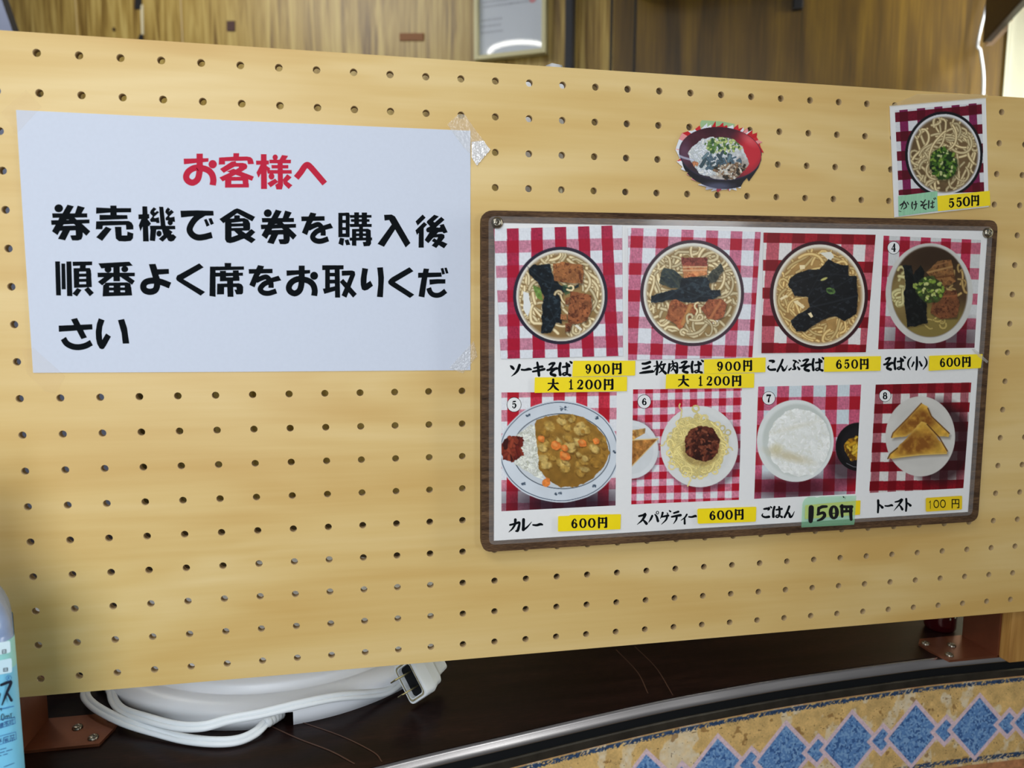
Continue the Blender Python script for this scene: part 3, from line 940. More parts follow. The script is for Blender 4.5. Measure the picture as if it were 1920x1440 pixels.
# ================================================================== the notice
PAPER_Y = -0.0006
no = empty('paper_notice', (0.133, -0.0003, HZ - 0.2095), 'white paper notice with large red and black Japanese writing taped to the pegboard', 'notice')
pc = [on_y(px, py, PAPER_Y) for px, py in ((30, 206), (450, 226.5), (882, 245), (882, 470), (882, 694), (470, 697), (62, 699), (45, 440))]
slab('notice_sheet', pc, 0.0004, M_PAPER, no)
VA, VB, VC, VD = View(330, 270, 6.4), View(85, 370, 7.68), View(330, 380, 7.68), View(550, 380, 6.4)
VE, VF, VG, VH = View(90, 475, 6.4), View(380, 480, 7.68), View(590, 480, 7.385), View(95, 580, 7.68)
G_O = glyph('''P 92,176 390,170 390,212 95,244
S 76 284,115 284,240 281,340 258,425 200,464 142,440 122,390 150,330 220,288 300,288 380,312 430,362 448,430 440,494
D 440,243,50,51''')
G_KYAKU = glyph('''P 688,110 758,110 755,156 688,156
P 517,162 690,152 855,150 895,158 920,180 936,240 864,242 855,200 588,206 588,245 512,248
P 665,212 715,205 735,255 572,347 528,300
P 680,228 800,226 840,236 858,265 848,295 800,325 560,450 520,402 690,322 756,282 752,272 680,272
P 610,330 690,296 935,390 912,442
P 588,420 665,420 663,520 588,522
P 588,480 875,478 875,522 588,524
P 795,395 865,395 875,522 805,520
P 590,395 865,393 865,440 590,442''')
G_SAMA = glyph('''P 1018,122 1086,122 1092,540 1020,540
P 960,200 1115,198 1115,246 962,250
P 1018,240 1060,250 1050,300 990,405 965,345
P 1080,258 1130,290 1122,330 1086,312
D 1190,160,32,34
P 1272,132 1345,142 1310,200 1235,200
P 1120,188 1380,188 1378,232 1122,232
P 1145,252 1348,252 1348,294 1148,294
P 1090,312 1388,312 1390,356 1100,356
P 1218,190 1280,190 1284,500 1270,545 1205,545 1190,490 1222,470
D 1146,388,35,40
P 1190,415 1228,455 1135,520 1095,470
P 1282,425 1335,362 1388,400 1335,450 1397,495 1352,540 1290,480''')
G_HE = glyph('S 72 1442,407 1500,335 1540,275 1575,250 1615,278 1700,375 1785,475')
lettering('red_heading', [(VA, G_O + G_KYAKU + G_SAMA + G_HE)], M_RED, no, PAPER_Y - 0.00005)
G_KEN = glyph('''D 193,158,63,58
P 318,105 412,128 350,235 245,235
P 465,118 570,148 520,235 425,235
P 98,230 603,230 605,290 105,296
P 82,330 636,318 636,374 88,398
P 210,250 330,260 310,310 270,380 175,545 95,488 190,320
P 300,240 420,290 450,320 540,390 648,490 590,555 430,400 335,320 300,322
P 212,412 440,405 500,420 500,475 212,482
P 250,470 360,470 285,620 182,598
P 430,420 540,470 538,560 520,605 470,622 385,620 358,548 440,545''')
G_URI = glyph('''P 935,118 1025,118 1030,285 935,285
P 732,146 935,155 1236,155 1236,216 930,220 730,236
P 780,252 1180,256 1186,312 780,328
P 732,345 960,340 1200,340 1245,365 1268,410 1268,462 1165,466 1160,398 828,408 822,460 726,460
P 872,420 955,455 818,628 732,575
P 1000,424 1095,424 1100,548 1178,548 1182,492 1268,520 1262,590 1230,628 1150,636 1060,632 1015,595''')
G_KI = glyph('''P 1396,130 1467,130 1490,635 1407,635
P 1340,246 1495,240 1498,304 1342,316
P 1390,290 1420,380 1370,490 1345,405
P 1460,310 1490,335 1522,380 1490,420 1460,400
P 1562,142 1600,168 1565,205 1580,220 1610,195 1640,215 1560,285 1575,300 1635,285 1645,370 1600,372 1595,355 1520,355 1505,325 1545,270 1505,225 1520,185
P 1638,134 1698,136 1730,400 1790,470 1830,560 1790,600 1700,540 1660,400
P 1720,530 1770,590 1800,545 1840,530 1888,570 1850,625 1810,638 1770,625
P 1765,145 1800,172 1775,205 1800,190 1815,178 1852,214 1785,275 1795,290 1860,278 1868,355 1830,350 1830,340 1735,330 1730,300 1765,260 1725,215 1735,180
D 1798,362,38,42
P 1505,408 1870,410 1873,460 1510,466
P 1515,440 1600,460 1580,632 1503,622
D 1637,522,38,44
P 1785,465 1835,500 1690,640 1632,600''')
G_DE = glyph('''P 64,116 300,110 538,118 543,186 470,188 300,190 72,214
S 90 400,150 300,215 228,300 196,390 235,462 310,500 400,495 518,465
P 402,246 440,232 485,325 440,346
P 466,230 510,220 546,302 500,322''')
G_SHOKU = glyph('''P 624,236 840,95 880,82 915,92 1140,204 1098,270 880,152 682,298
P 838,182 920,182 920,240 838,240
P 706,250 800,235 800,495 900,460 985,515 840,570 780,584 730,572 706,530
P 740,230 985,222 1040,245 1068,300 1068,385 970,385 960,272 798,290 740,290
P 790,300 1000,296 1000,340 790,346
P 790,365 1060,358 1060,402 790,408
P 1085,378 1143,424 1075,490 985,515 930,460 1010,440
P 830,400 950,405 1000,440 1148,530 1088,585 975,515 895,462''')
G_KEN2 = fit(G_KEN, (82, 102, 636, 620), (1220, 97, 1728, 597))
G_WO = glyph('''P 95,166 375,162 376,216 98,223
P 205,116 276,130 255,190 218,250 165,390 102,360 160,215
S 62 180,310 235,282 300,262 340,300 357,345 358,396
P 345,278 446,246 478,304 370,330
S 64 350,315 275,350 232,408 262,452 330,462 420,434''')
G_KOU = glyph('''P 540,122 590,122 590,415 540,415
P 628,118 660,120 676,140 676,415 628,415
P 540,122 670,120 676,158 540,160
P 540,207 676,207 676,245 540,245
P 540,294 676,294 676,330 540,330
P 540,370 676,368 676,412 540,415
P 560,420 612,430 598,518 540,492
P 615,450 660,440 684,505 635,512
P 730,116 788,116 788,270 730,270
P 820,118 884,118 884,270 820,270
P 676,148 938,148 938,180 680,182
P 690,198 914,198 914,230 692,230
P 676,255 940,255 940,292 680,292
P 788,285 836,285 836,420 788,420
P 704,315 895,312 922,325 932,348 704,348
P 704,315 755,315 757,518 703,515
P 868,330 928,330 934,490 915,520 845,524 832,472 870,470
P 704,370 928,368 928,400 704,402
P 674,420 945,418 946,452 676,456''')
G_IRU = glyph('P 1088,146 1180,142 1220,165 1405,484 1348,538 1222,322 1088,530 1010,495 1180,262 1150,208 1096,216')
G_GO = glyph('''P 1552,142 1588,180 1492,275 1466,225
P 1568,232 1608,262 1565,305 1565,540 1503,540 1505,360 1485,390 1465,332
P 1690,145 1748,165 1680,225 1695,238 1775,170 1815,205 1715,295 1755,300 1765,285 1750,270 1805,255 1852,355 1805,370 1790,352 1700,358 1640,358 1605,355 1592,330 1600,305 1640,285 1600,240 1605,220
P 1640,345 1740,355 1620,487 1575,448
P 1650,385 1780,372 1812,385 1815,420 1715,545 1660,515 1725,440 1735,415 1650,422
P 1690,425 1740,462 1790,465 1850,495 1808,548 1720,495 1660,460''')
lettering('black_writing', [(VB, G_KEN + G_URI + G_KI), (VC, G_DE + G_SHOKU + G_KEN2), (VD, G_WO + G_KOU + G_IRU + G_GO)], M_INK, no, PAPER_Y - 0.00005)
G_JUN = glyph('''P 85,96 143,96 156,506 97,505
P 160,122 206,122 214,432 164,432
P 220,97 280,97 293,515 228,512
P 295,100 530,97 530,142 298,152
P 385,140 455,140 450,190 380,190
P 306,180 375,178 375,412 312,415
P 455,175 492,178 515,200 527,405 458,408
P 306,178 505,176 512,218 306,220
P 310,244 520,242 520,280 310,284
P 310,306 520,304 520,340 310,344
P 312,372 525,368 527,405 312,415
P 350,415 403,440 348,518 293,484
P 482,402 551,474 502,516 434,436''')
G_BAN = glyph('''P 604,120 975,100 1018,148 640,182
D 720,192,42,40
D 921,190,42,38
P 594,232 1042,232 1042,275 597,288
P 783,150 860,150 864,336 785,336
P 700,265 785,275 650,385 598,342
P 865,280 950,265 1042,330 1008,378
P 662,380 735,352 735,515 655,517
P 690,352 950,348 985,362 998,386 668,392
P 918,352 985,370 998,410 1010,505 926,508
P 787,350 868,350 870,508 787,508
P 664,410 1000,408 1002,443 664,447
P 660,466 1005,466 1010,506 655,517''')
G_YO = glyph('''P 1210,130 1290,126 1312,190 1450,187 1452,246 1328,256 1332,310 1262,310
S 76 1297,280 1308,340 1306,400 1282,445 1225,462 1165,445 1143,400 1165,352 1225,330 1300,330 1380,352 1465,386''')
G_KU = glyph('P 1815,120 1868,168 1625,310 1886,464 1832,508 1580,350 1545,325 1536,300 1550,265 1590,245')
G_SEKI = glyph('''P 315,100 412,100 408,155 318,155
P 105,152 595,150 595,198 186,208 186,588 98,576
P 186,240 580,240 580,284 186,298
P 248,214 335,212 340,360 248,366
P 434,208 517,206 530,358 436,360
P 250,308 530,305 530,358 250,366
P 208,398 520,392 560,405 584,445 582,530 565,552 485,554 455,485 490,484 485,448 310,450 308,553 206,554
P 350,350 438,350 444,588 358,588''')
G_WO2 = fit(G_WO, (95, 116, 478, 497), (662, 130, 1132, 578))
G_O2 = fit(G_O, (85, 115, 490, 500), (1198, 138, 1662, 580))
G_TORU = glyph('''P 104,128 400,128 400,184 104,196
P 145,185 210,185 212,450 145,460
P 276,185 346,185 352,576 282,576
P 145,232 346,232 346,282 145,284
P 145,328 346,326 346,378 145,384
P 112,452 150,448 276,420 346,400 346,465 276,485 134,525
P 374,204 520,200 555,215 562,260 440,578 372,545 490,268 376,274
P 395,316 584,525 532,577 347,360''')
G_RI = glyph('''P 660,165 740,178 722,280 717,378 772,342 808,412 735,468 690,480 655,465 638,400 636,320
P 865,160 945,155 960,300 945,572 862,566 880,400 880,300''')
G_KU2 = glyph('P 1312,155 1368,210 1112,362 1380,535 1320,582 1060,415 1022,385 1016,355 1035,325 1070,295')
G_DA = glyph('''P 1510,172 1585,178 1560,300 1520,575 1438,558 1475,330
P 1432,232 1755,228 1760,288 1432,302
P 1588,325 1700,320 1810,322 1810,382 1700,384 1592,398
S 70 1578,442 1600,500 1640,535 1695,545 1750,530 1815,482
P 1745,172 1782,165 1806,248 1766,258
P 1795,165 1828,160 1853,238 1818,245''')
lettering('black_writing', [(VE, G_JUN + G_BAN + G_YO + G_KU), (VF, G_SEKI + G_WO2 + G_O2), (VG, G_TORU + G_RI + G_KU2 + G_DA)], M_INK, no, PAPER_Y - 0.00005)
G_SA = glyph('''P 115,234 598,214 603,290 118,324
P 292,145 380,124 523,405 442,430
S 88 182,420 230,490 310,533 400,545 500,525 588,480''')
G_I = glyph('''P 692,128 776,158 745,250 735,340 742,440 798,346 868,392 795,525 765,568 735,575 705,562 670,500 652,420 648,320 665,210
P 968,155 1058,138 1100,270 1132,492 1038,494 1020,340''')
lettering('black_writing', [(VH, G_SA + G_I)], M_INK, no, PAPER_Y - 0.00005)

# clear tape on the notice's corners
VT = View(820, 200, 12)
tp = empty('clear_tape', tuple(VT((700, 700), -0.0008)), 'crinkled clear tape over the top right corner of the white notice', 'tape')
saw = [(1195, 965)] + [(1195 - (k + .5) * 30, 965 + (k + .5) * 35 + (14 if k % 2 else -10)) for k in range(10)] + [(885, 1320)]
slab('tape_strip', [VT(p, -0.0009) for p in [(225, 400), (470, 170), (620, 180), (820, 470), (1040, 760), (760, 790), (735, 1060), (600, 920), (420, 680)]], 0.0002, M_TAPE, tp)
slab('crinkled_end', [VT(p, -0.0009) for p in [(770, 790), (1045, 760), (1090, 840)] + saw + [(770, 1140)]], 0.0002, M_CRINK, tp)
M_TAPE2 = clear('matte_tape', (226, 190, 130), 0.03, 0.4, 0.005)
for lab, pts in (('smooth clear tape across the top left corner of the white notice', [(2, 210), (48, 168), (78, 200), (30, 252)]),
                 ('smooth clear tape across the bottom left corner of the white notice', [(40, 655), (62, 652), (122, 705), (104, 738), (85, 735), (50, 700)]),
                 ('short clear tape at the lower right corner of the white notice', [(842, 690), (888, 640), (895, 668), (868, 700)])):
    tag(slab('clear_tape', [on_y(px, py, -0.0009) for px, py in pts], 0.0002, M_TAPE2 if 'left' in lab else M_TAPE), lab, 'tape')

# ================================================================== the menu board
BY = -0.009                                                  # front of the wooden board
SY = BY - 0.0006                                             # front of the printed sheet
FY = SY - 0.0003                                             # front of the laminate film
PY = FY - 0.0003                                             # pasted photos and stickers lie on the film
mb = empty('menu_board', tuple(on_y(1390, 700, BY / 2)), 'brown wooden menu board with a laminated sheet of eight food photos screwed to the pegboard', 'menu board')
oc = [on_y(px, py, BY) for px, py in ((903, 394), (1872, 413), (1834, 978), (903, 1036))]
ol = rounded(oc, 0.0085)
bm = bmesh.new(); prism(bm, [tuple(p) for p in ol], (0, 0.0088, 0))
bo = obj_bm('backing_board', bm, M_WALNUT, mb)
bv = bo.modifiers.new('edge', 'BEVEL'); bv.width = 0.0012; bv.segments = 2; bv.limit_method = 'ANGLE'; bv.angle_limit = math.radians(50)
slab('menu_sheet', [on_y(px, py, SY) for px, py in ((928, 418), (1852, 433), (1815, 960), (926, 1014))], 0.0004, M_SHEET, mb)
fo = rounded([on_y(px, py, FY) for px, py in ((916, 405), (1862, 425), (1823, 966), (917, 1022))], 0.005)
fi = rounded([on_y(px, py, FY) for px, py in ((929, 419), (1851, 434), (1814, 959), (927, 1013))], 0.0004)
bm = bmesh.new(); L4 = [[bm.verts.new(tuple(np.array(p) + np.array([0, dy, 0]))) for p in lp] for lp, dy in ((fo, 0), (fi, 0), (fi, .0002), (fo, .0002))]
for k in range(4):
    A, B = L4[k], L4[(k + 1) % 4]
    for q in range(len(A)):
        bm.faces.new([A[q], A[(q + 1) % len(A)], B[(q + 1) % len(A)], B[q]])
obj_bm('laminate_margin', bm, M_FILM, mb)
for px, py in ((932, 418), (1851, 437)):
    bm = bmesh.new(); screw_bm(bm, on_y(px, py, FY), (0, -1, 0), 0.0043, 0.003)
    obj_bm('screw', bm, M_STEEL, mb, True)

V6, V7 = View(880, 380, 3.491), View(1400, 380, 3.692)
V8, V9 = View(880, 700, 3.491), View(1400, 700, 3.692)
NOOD, NEDGE = (240, 224, 180), (118, 90, 50)


def soup(p, cx, cy, rx, ry, dark, rim, white, broth, edge_shade=(120, 90, 55)):
    """Bowl seen from above: coloured lip, pale wall, broth; everything later is clipped to the broth."""
    p.put(p.ell(cx, cy, rx + rim * 1.15, ry + rim * 1.15), dark)
    p.put(p.ell(cx, cy, rx, ry), white)
    wx, wy = rx * .93, ry * .93
    p.put(p.ell(cx, cy + ry * .012, wx, wy, soft=26), p.tex(broth, .12, 70, 4))
    p.put((1 - p.ell(cx, cy, wx * .86, wy * .86, soft=90)) * p.ell(cx, cy, wx, wy, soft=26) * .35, edge_shade)
    p.clip = p.ell(cx, cy, wx * 1.0, wy * 1.0)


def meat(p, pts, col, dark, seed, stripes=None):
    m_ = p.poly([(a + 4, b + 8) for a, b in pts], wob=6, soft=14); p.put(m_ * .55, (38, 28, 22))
    m_ = p.poly(pts, wob=5, ws=30, seed=seed); p.put(m_, p.tex(col, .26, 26, seed))
    p.put(m_ * np.clip((fbm(p.x, p.y, 16, seed + 5) - .55) * 6, 0, .8), dark)
    p.put(m_ * np.clip((fbm(p.x, p.y, 11, seed + 9) - .66) * 8, 0, .6), [min(255, v * 1.32) for v in col])
    if stripes:
        for a, b, w_, c in stripes:
            p.clip = m_; p.stroke([a, b], w_, c, [v * .85 for v in c], .8); p.clip = None


def kelp(p, pts, seed, col=(18, 26, 32), hi=(62, 78, 88)):
    m_ = p.poly([(a + 3, b + 7) for a, b in pts], wob=6, soft=16); p.put(m_ * .5, (60, 46, 30))
    m_ = p.poly(pts, wob=9, ws=34, seed=seed); p.put(m_, p.tex(col, .5, 30, seed))
    p.put(m_ * np.clip((fbm(p.x * .6 + p.y * .3, p.y * .9 - p.x * .25, 16, seed + 3) - .62) * 7, 0, .55), hi)
    rg = random.Random(seed); P_ = np.array(pts, float); old = p.clip; p.clip = m_
    for k in range(9):
        a, b = P_[rg.randrange(len(P_))], P_[rg.randrange(len(P_))]; mid = (a + b) / 2 + np.array([rg.uniform(-40, 40), rg.uniform(-40, 40)])
        p.stroke(spline([a, mid, b], 6), rg.uniform(8, 16), [v * .8 for v in hi], col, .4)
    p.clip = old


def photo1(p):
    p.gingham((243, 76, 154, 0.006, 170, 6e-5), (250, 78, 160, -0.026, 170, 0), (222, 226, 232), (176, 42, 74), (206, 138, 160), (184, 22, 54))
    soup(p, 593, 606, 289, 299, (44, 38, 54), 18, (224, 222, 212), (150, 122, 76))
    p.noodles(62, 590, 600, 252, 265, 23, NOOD, NEDGE, 11, ring=.3, step=22, curl=.3, length=(6, 15))
    p.put(p.poly([(350, 575), (385, 590), (400, 680), (380, 740), (350, 690)], wob=8), (226, 228, 226))
    p.put(p.poly([(405, 540), (470, 560), (475, 640), (440, 620)], wob=10) * .8, p.tex((96, 140, 56), .4, 16))
    kelp(p, [(365, 410), (430, 400), (520, 400), (545, 470), (580, 530), (640, 555), (715, 532), (712, 546), (610, 585), (590, 640), (600, 790), (560, 780), (528, 842), (465, 852), (470, 700), (480, 610), (440, 520), (390, 470)], 21)
    p.put(p.poly([(600, 540), (670, 535), (690, 560), (620, 605)], wob=10) * .7, p.tex((50, 84, 56), .4, 14))
    p.noodles(6, 640, 610, 60, 50, 16, NOOD, NEDGE, 4, length=(4, 7))
    meat(p, [(537, 395), (600, 385), (660, 392), (738, 402), (742, 470), (735, 525), (640, 522), (548, 505)], (152, 98, 58), (86, 46, 28), 31)
    meat(p, [(655, 578), (720, 585), (792, 602), (798, 690), (762, 770), (690, 792), (638, 780), (645, 680)], (146, 88, 54), (84, 42, 26), 32)
    meat(p, [(625, 620), (655, 612), (640, 660), (622, 660)], (150, 94, 60), (90, 50, 30), 33)
    meat(p, [(592, 725), (632, 728), (632, 765), (592, 762)], (170, 112, 70), (100, 60, 36), 34)
    meat(p, [(622, 785), (665, 790), (655, 840), (622, 840)], (120, 72, 46), (70, 36, 24), 35)
    p.put(p.poly([(682, 800), (700, 795), (735, 825), (722, 836)]), (236, 232, 216))


def photo2(p):
    p.gingham((1058, 79, 162, -0.05, 180, 0), (216, 76, 175, 0.024, 1040, 0), (224, 228, 234), (206, 118, 146), (212, 150, 172), (188, 24, 52))
    soup(p, 1456, 590, 319, 327, (66, 48, 58), 18, (226, 226, 216), (158, 132, 86))
    p.noodles(70, 1455, 590, 282, 288, 24, NOOD, NEDGE, 15, ring=.25, step=24, curl=.3, length=(6, 15))
    kelp(p, [(1268, 422), (1330, 432), (1388, 482), (1372, 560), (1310, 556), (1240, 522), (1248, 460)], 41, (46, 56, 58), (110, 112, 84))
    kelp(p, [(1548, 476), (1638, 394), (1662, 440), (1600, 520), (1560, 520)], 43, (62, 66, 60), (110, 110, 92))
    kelp(p, [(1185, 602), (1370, 560), (1382, 488), (1552, 482), (1572, 568), (1636, 564), (1640, 602), (1560, 640), (1450, 648), (1330, 632), (1186, 656)], 42, (24, 32, 40), (70, 86, 94))
    meat(p, [(1378, 355), (1460, 360), (1548, 356), (1552, 412), (1385, 412)], (138, 70, 58), (96, 40, 34), 44)
    meat(p, [(1390, 408), (1550, 412), (1550, 470), (1396, 488)], (204, 136, 88), (160, 82, 50), 45, [((1392, 440), (1550, 436), 12, (232, 178, 134)), ((1392, 418), (1550, 416), 8, (240, 200, 160))])
    meat(p, [(1312, 640), (1345, 625), (1408, 662), (1486, 655), (1480, 722), (1420, 757), (1376, 832), (1340, 790), (1280, 752)], (164, 98, 62), (118, 60, 38), 46, [((1440, 670), (1390, 790), 26, (206, 150, 88))])
    meat(p, [(1505, 690), (1562, 630), (1640, 622), (1684, 660), (1660, 742), (1562, 792), (1540, 732)], (156, 90, 60), (112, 56, 38), 47, [((1640, 640), (1560, 770), 18, (196, 124, 80))])
    p.put(p.ell(1608, 780, 22, 14), (244, 240, 224))
    p.noodles(7, 1500, 810, 110, 60, 18, NOOD, NEDGE, 19, length=(6, 10))


def photo3(p):
    p.gingham((142, 86, 171, -0.055, 207, 0), (200, 76, 192, 0.02, 118, 0), (226, 224, 222), (196, 92, 106), (160, 20, 36), (132, 6, 22))
    soup(p, 499, 640, 317, 352, (54, 20, 26), 20, (226, 222, 208), (170, 134, 78))
    p.noodles(80, 495, 650, 280, 312, 22, (232, 204, 138), (140, 98, 46), 23, ring=.35, step=24, curl=.3, length=(6, 16))
    p.put(p.poly([(500, 345), (580, 340), (600, 380), (570, 400)], wob=8), (226, 224, 210))
    kelp(p, [(340, 490), (420, 462), (500, 458), (560, 390), (612, 420), (700, 432), (702, 500), (756, 502), (768, 640), (758, 760), (682, 812), (600, 782), (480, 832), (400, 892), (340, 890), (304, 822), (330, 780), (430, 720), (420, 652), (330, 640), (284, 562), (290, 520)], 51, (13, 15, 18), (52, 60, 66))
    for q in ([(225, 660), (270, 632), (282, 645), (235, 672)], [(318, 680), (345, 672), (398, 715), (385, 732)], [(418, 765), (440, 755), (455, 785), (440, 794)], [(360, 430), (398, 428), (398, 455), (365, 458)]):
        p.put(p.poly(q), (240, 222, 176))
    p.put(p.ell(575, 605, 36, 24, .2, wob=8), p.tex((80, 110, 56), .5, 12)); p.put(p.ell(572, 606, 18, 10, .2), (40, 60, 34))
    p.put(p.ell(530, 525, 26, 8, -.4), (190, 186, 110))


def photo4(p):
    p.gingham((918 + 142, 68, 142, -0.05, 235, 0), (258, 78, 174, 0.03, 948, 0), (206, 208, 208), (190, 52, 84), (196, 104, 126), (164, 22, 44))
    p.put(p.ell(1330, 960, 330, 150, soft=150) * .62, (36, 6, 16))
    p.put(p.ell(1263, 627, 302, 347), p.tex((200, 200, 194), .05, 90))
    p.put(p.ell(1275, 650, 290, 330, soft=60) * .0, (0, 0, 0))
    p.put(p.ell(1264, 615, 262, 312, soft=16), (74, 54, 34))
    p.clip = p.ell(1264, 615, 262, 312)
    p.put(p.ell(1290, 850, 260, 170, soft=130), (128, 112, 58)); p.put(p.ell(1060, 640, 90, 160, soft=70), (132, 112, 66))
    p.put(p.ell(1300, 380, 240, 110, soft=120) * .7, (44, 30, 20))
    p.noodles(9, 1060, 590, 60, 120, 24, (214, 206, 150), (130, 116, 66), 6, length=(6, 10))
    p.noodles(10, 1450, 560, 70, 110, 18, (190, 160, 100), (104, 78, 40), 7, length=(6, 9))
    p.noodles(6, 1270, 830, 70, 40, 18, (184, 164, 94), (110, 92, 46), 8, length=(5, 8))
    kelp(p, [(1080, 430), (1136, 428), (1152, 500), (1200, 428), (1228, 470), (1222, 600), (1240, 700), (1246, 832), (1108, 862), (1084, 640), (1100, 560)], 61, (12, 14, 14), (40, 46, 46))
    meat(p, [(1236, 480), (1320, 400), (1412, 394), (1432, 480), (1442, 542), (1360, 592), (1308, 540)], (128, 88, 50), (76, 44, 24), 62, [((1250, 480), (1420, 440), 14, (176, 136, 84)), ((1280, 520), (1430, 500), 12, (96, 56, 30)), ((1270, 440), (1400, 405), 10, (150, 104, 66))])
    meat(p, [(1288, 640), (1345, 608), (1448, 602), (1472, 700), (1450, 792), (1340, 802), (1268, 762)], (116, 70, 42), (70, 36, 22), 63, [((1330, 650), (1450, 640), 14, (150, 92, 56))])
    p.put(p.ell(1265, 600, 95, 92, wob=26) * .85, p.tex((50, 66, 30), .5, 12))
    p.bits(46, 1268, 598, 88, 84, 20, [(132, 160, 60), (170, 188, 92), (70, 100, 40), (200, 206, 130)], 64, asp=(.1, .4))
    p.bits(5, 1170, 570, 30, 20, 18, [(150, 170, 80)], 65, asp=(.1, .3))


def flower(p, x_, y_, z):
    rg = random.Random(int(x_ * 7 + y_))
    for k in range(7):
        p.put(p.ell(x_ + rg.uniform(-z, z), y_ + rg.uniform(-z * .6, z * .6), 6, 5) * .8, (50, 66, 84))
    for k in range(5):
        a = (x_ + rg.uniform(-z, z) * 1.5, y_ + rg.uniform(-z, z) * .8)
        p.stroke([a, (x_, y_)], 2.5, (90, 104, 122), (110, 124, 140), .7)


def photo5(p):
    p.gingham((248, 74, 149, -0.01, 125, 0), (84, 76, 153, -0.02, 210, 0), (226, 228, 232), (208, 52, 72), (216, 140, 158), (192, 24, 44))
    p.put(p.ell(640, 850, 380, 120, soft=130) * .88, (36, 18, 30))
    p.put(p.ell(588, 511, 396, 333, 0.02, wob=5, ws=150), p.tex((208, 216, 224), .04, 120))
    p.put(p.ell(588, 511, 386, 324, .02, wob=5, ws=150) - p.ell(588, 511, 381, 319, .02, wob=5, ws=150), (62, 76, 96))
    p.put(p.ell(600, 508, 322, 248, .04) - p.ell(600, 508, 316, 242, .04), (70, 80, 92))
    p.put(p.ell(600, 508, 316, 242, .04) * .5, (196, 202, 206))
    for q in ((612, 228, 22), (378, 272, 12), (830, 290, 12), (955, 510, 14), (350, 720, 11), (575, 782, 20), (815, 735, 11)):
        flower(p, *q)
    m_ = p.poly([(290, 420), (400, 336), (450, 350), (460, 500), (470, 640), (478, 692), (390, 650), (292, 590), (270, 500)], wob=10); p.put(m_, p.tex((226, 228, 216), .2, 13))
    p.clip = m_; p.bits(240, 385, 510, 100, 180, 9, [(240, 242, 234), (226, 228, 216), (206, 208, 190)], 71); p.clip = None
    m_ = p.poly([(422, 330), (440, 300), (520, 278), (640, 262), (742, 290), (832, 348), (902, 430), (918, 520), (884, 600), (802, 682), (702, 738), (590, 742), (500, 690), (452, 620), (440, 500)], wob=10)
    p.put(m_, p.tex((152, 112, 46), .22, 44, 7))
    p.put(m_ * p.ell(660, 660, 230, 90, soft=120) * .55, (120, 86, 32))
    p.clip = m_
    rg = random.Random(5)
    for k in range(60):
        a = rg.uniform(0, 2 * PI); r_ = math.sqrt(rg.random()); X, Y = 660 + 230 * r_ * math.cos(a), 460 + 200 * r_ * math.sin(a)
        z = rg.uniform(16, 40); c = rg.choice([(186, 150, 74), (170, 132, 60), (196, 166, 96), (160, 118, 48)])
        p.put(p.ell(X + 4, Y + 7, z, z * .75, rg.random(), wob=10, ws=20, seed=k) * .5, (92, 62, 22))
        p.put(p.ell(X, Y, z, z * .72, rg.random(), soft=10, wob=9, ws=22, seed=k), p.tex(c, .25, 18, k))
    for X, Y, z in ((466, 425, 27), (560, 468, 34), (622, 538, 37), (735, 452, 31), (828, 440, 24), (618, 485, 26), (498, 697, 27)):
        p.put(p.ell(X + 4, Y + 8, z, z * .8, .5, wob=6) * .5, (96, 60, 22))
        p.put(p.ell(X, Y, z, z * .8, .6, wob=7, ws=24, seed=int(X)), p.tex((216, 120, 52), .25, 22, int(Y))); p.put(p.ell(X - 4, Y - 6, z * .5, z * .35, .6, soft=10) * .6, (240, 172, 96))
    p.clip = None
    p.put(p.ell(498, 712, 24, 26, 0, wob=6), p.tex((220, 128, 58), .2, 20))
    m_ = p.poly([(228, 432), (270, 405), (350, 420), (338, 478), (356, 530), (282, 582), (215, 558), (205, 480)], wob=14, ws=26); p.put(m_, p.tex((92, 30, 24), .5, 16, 9))
    p.clip = m_; p.bits(26, 280, 490, 75, 85, 26, [(136, 52, 36), (110, 34, 26), (64, 22, 20), (156, 66, 44)], 73); p.clip = None


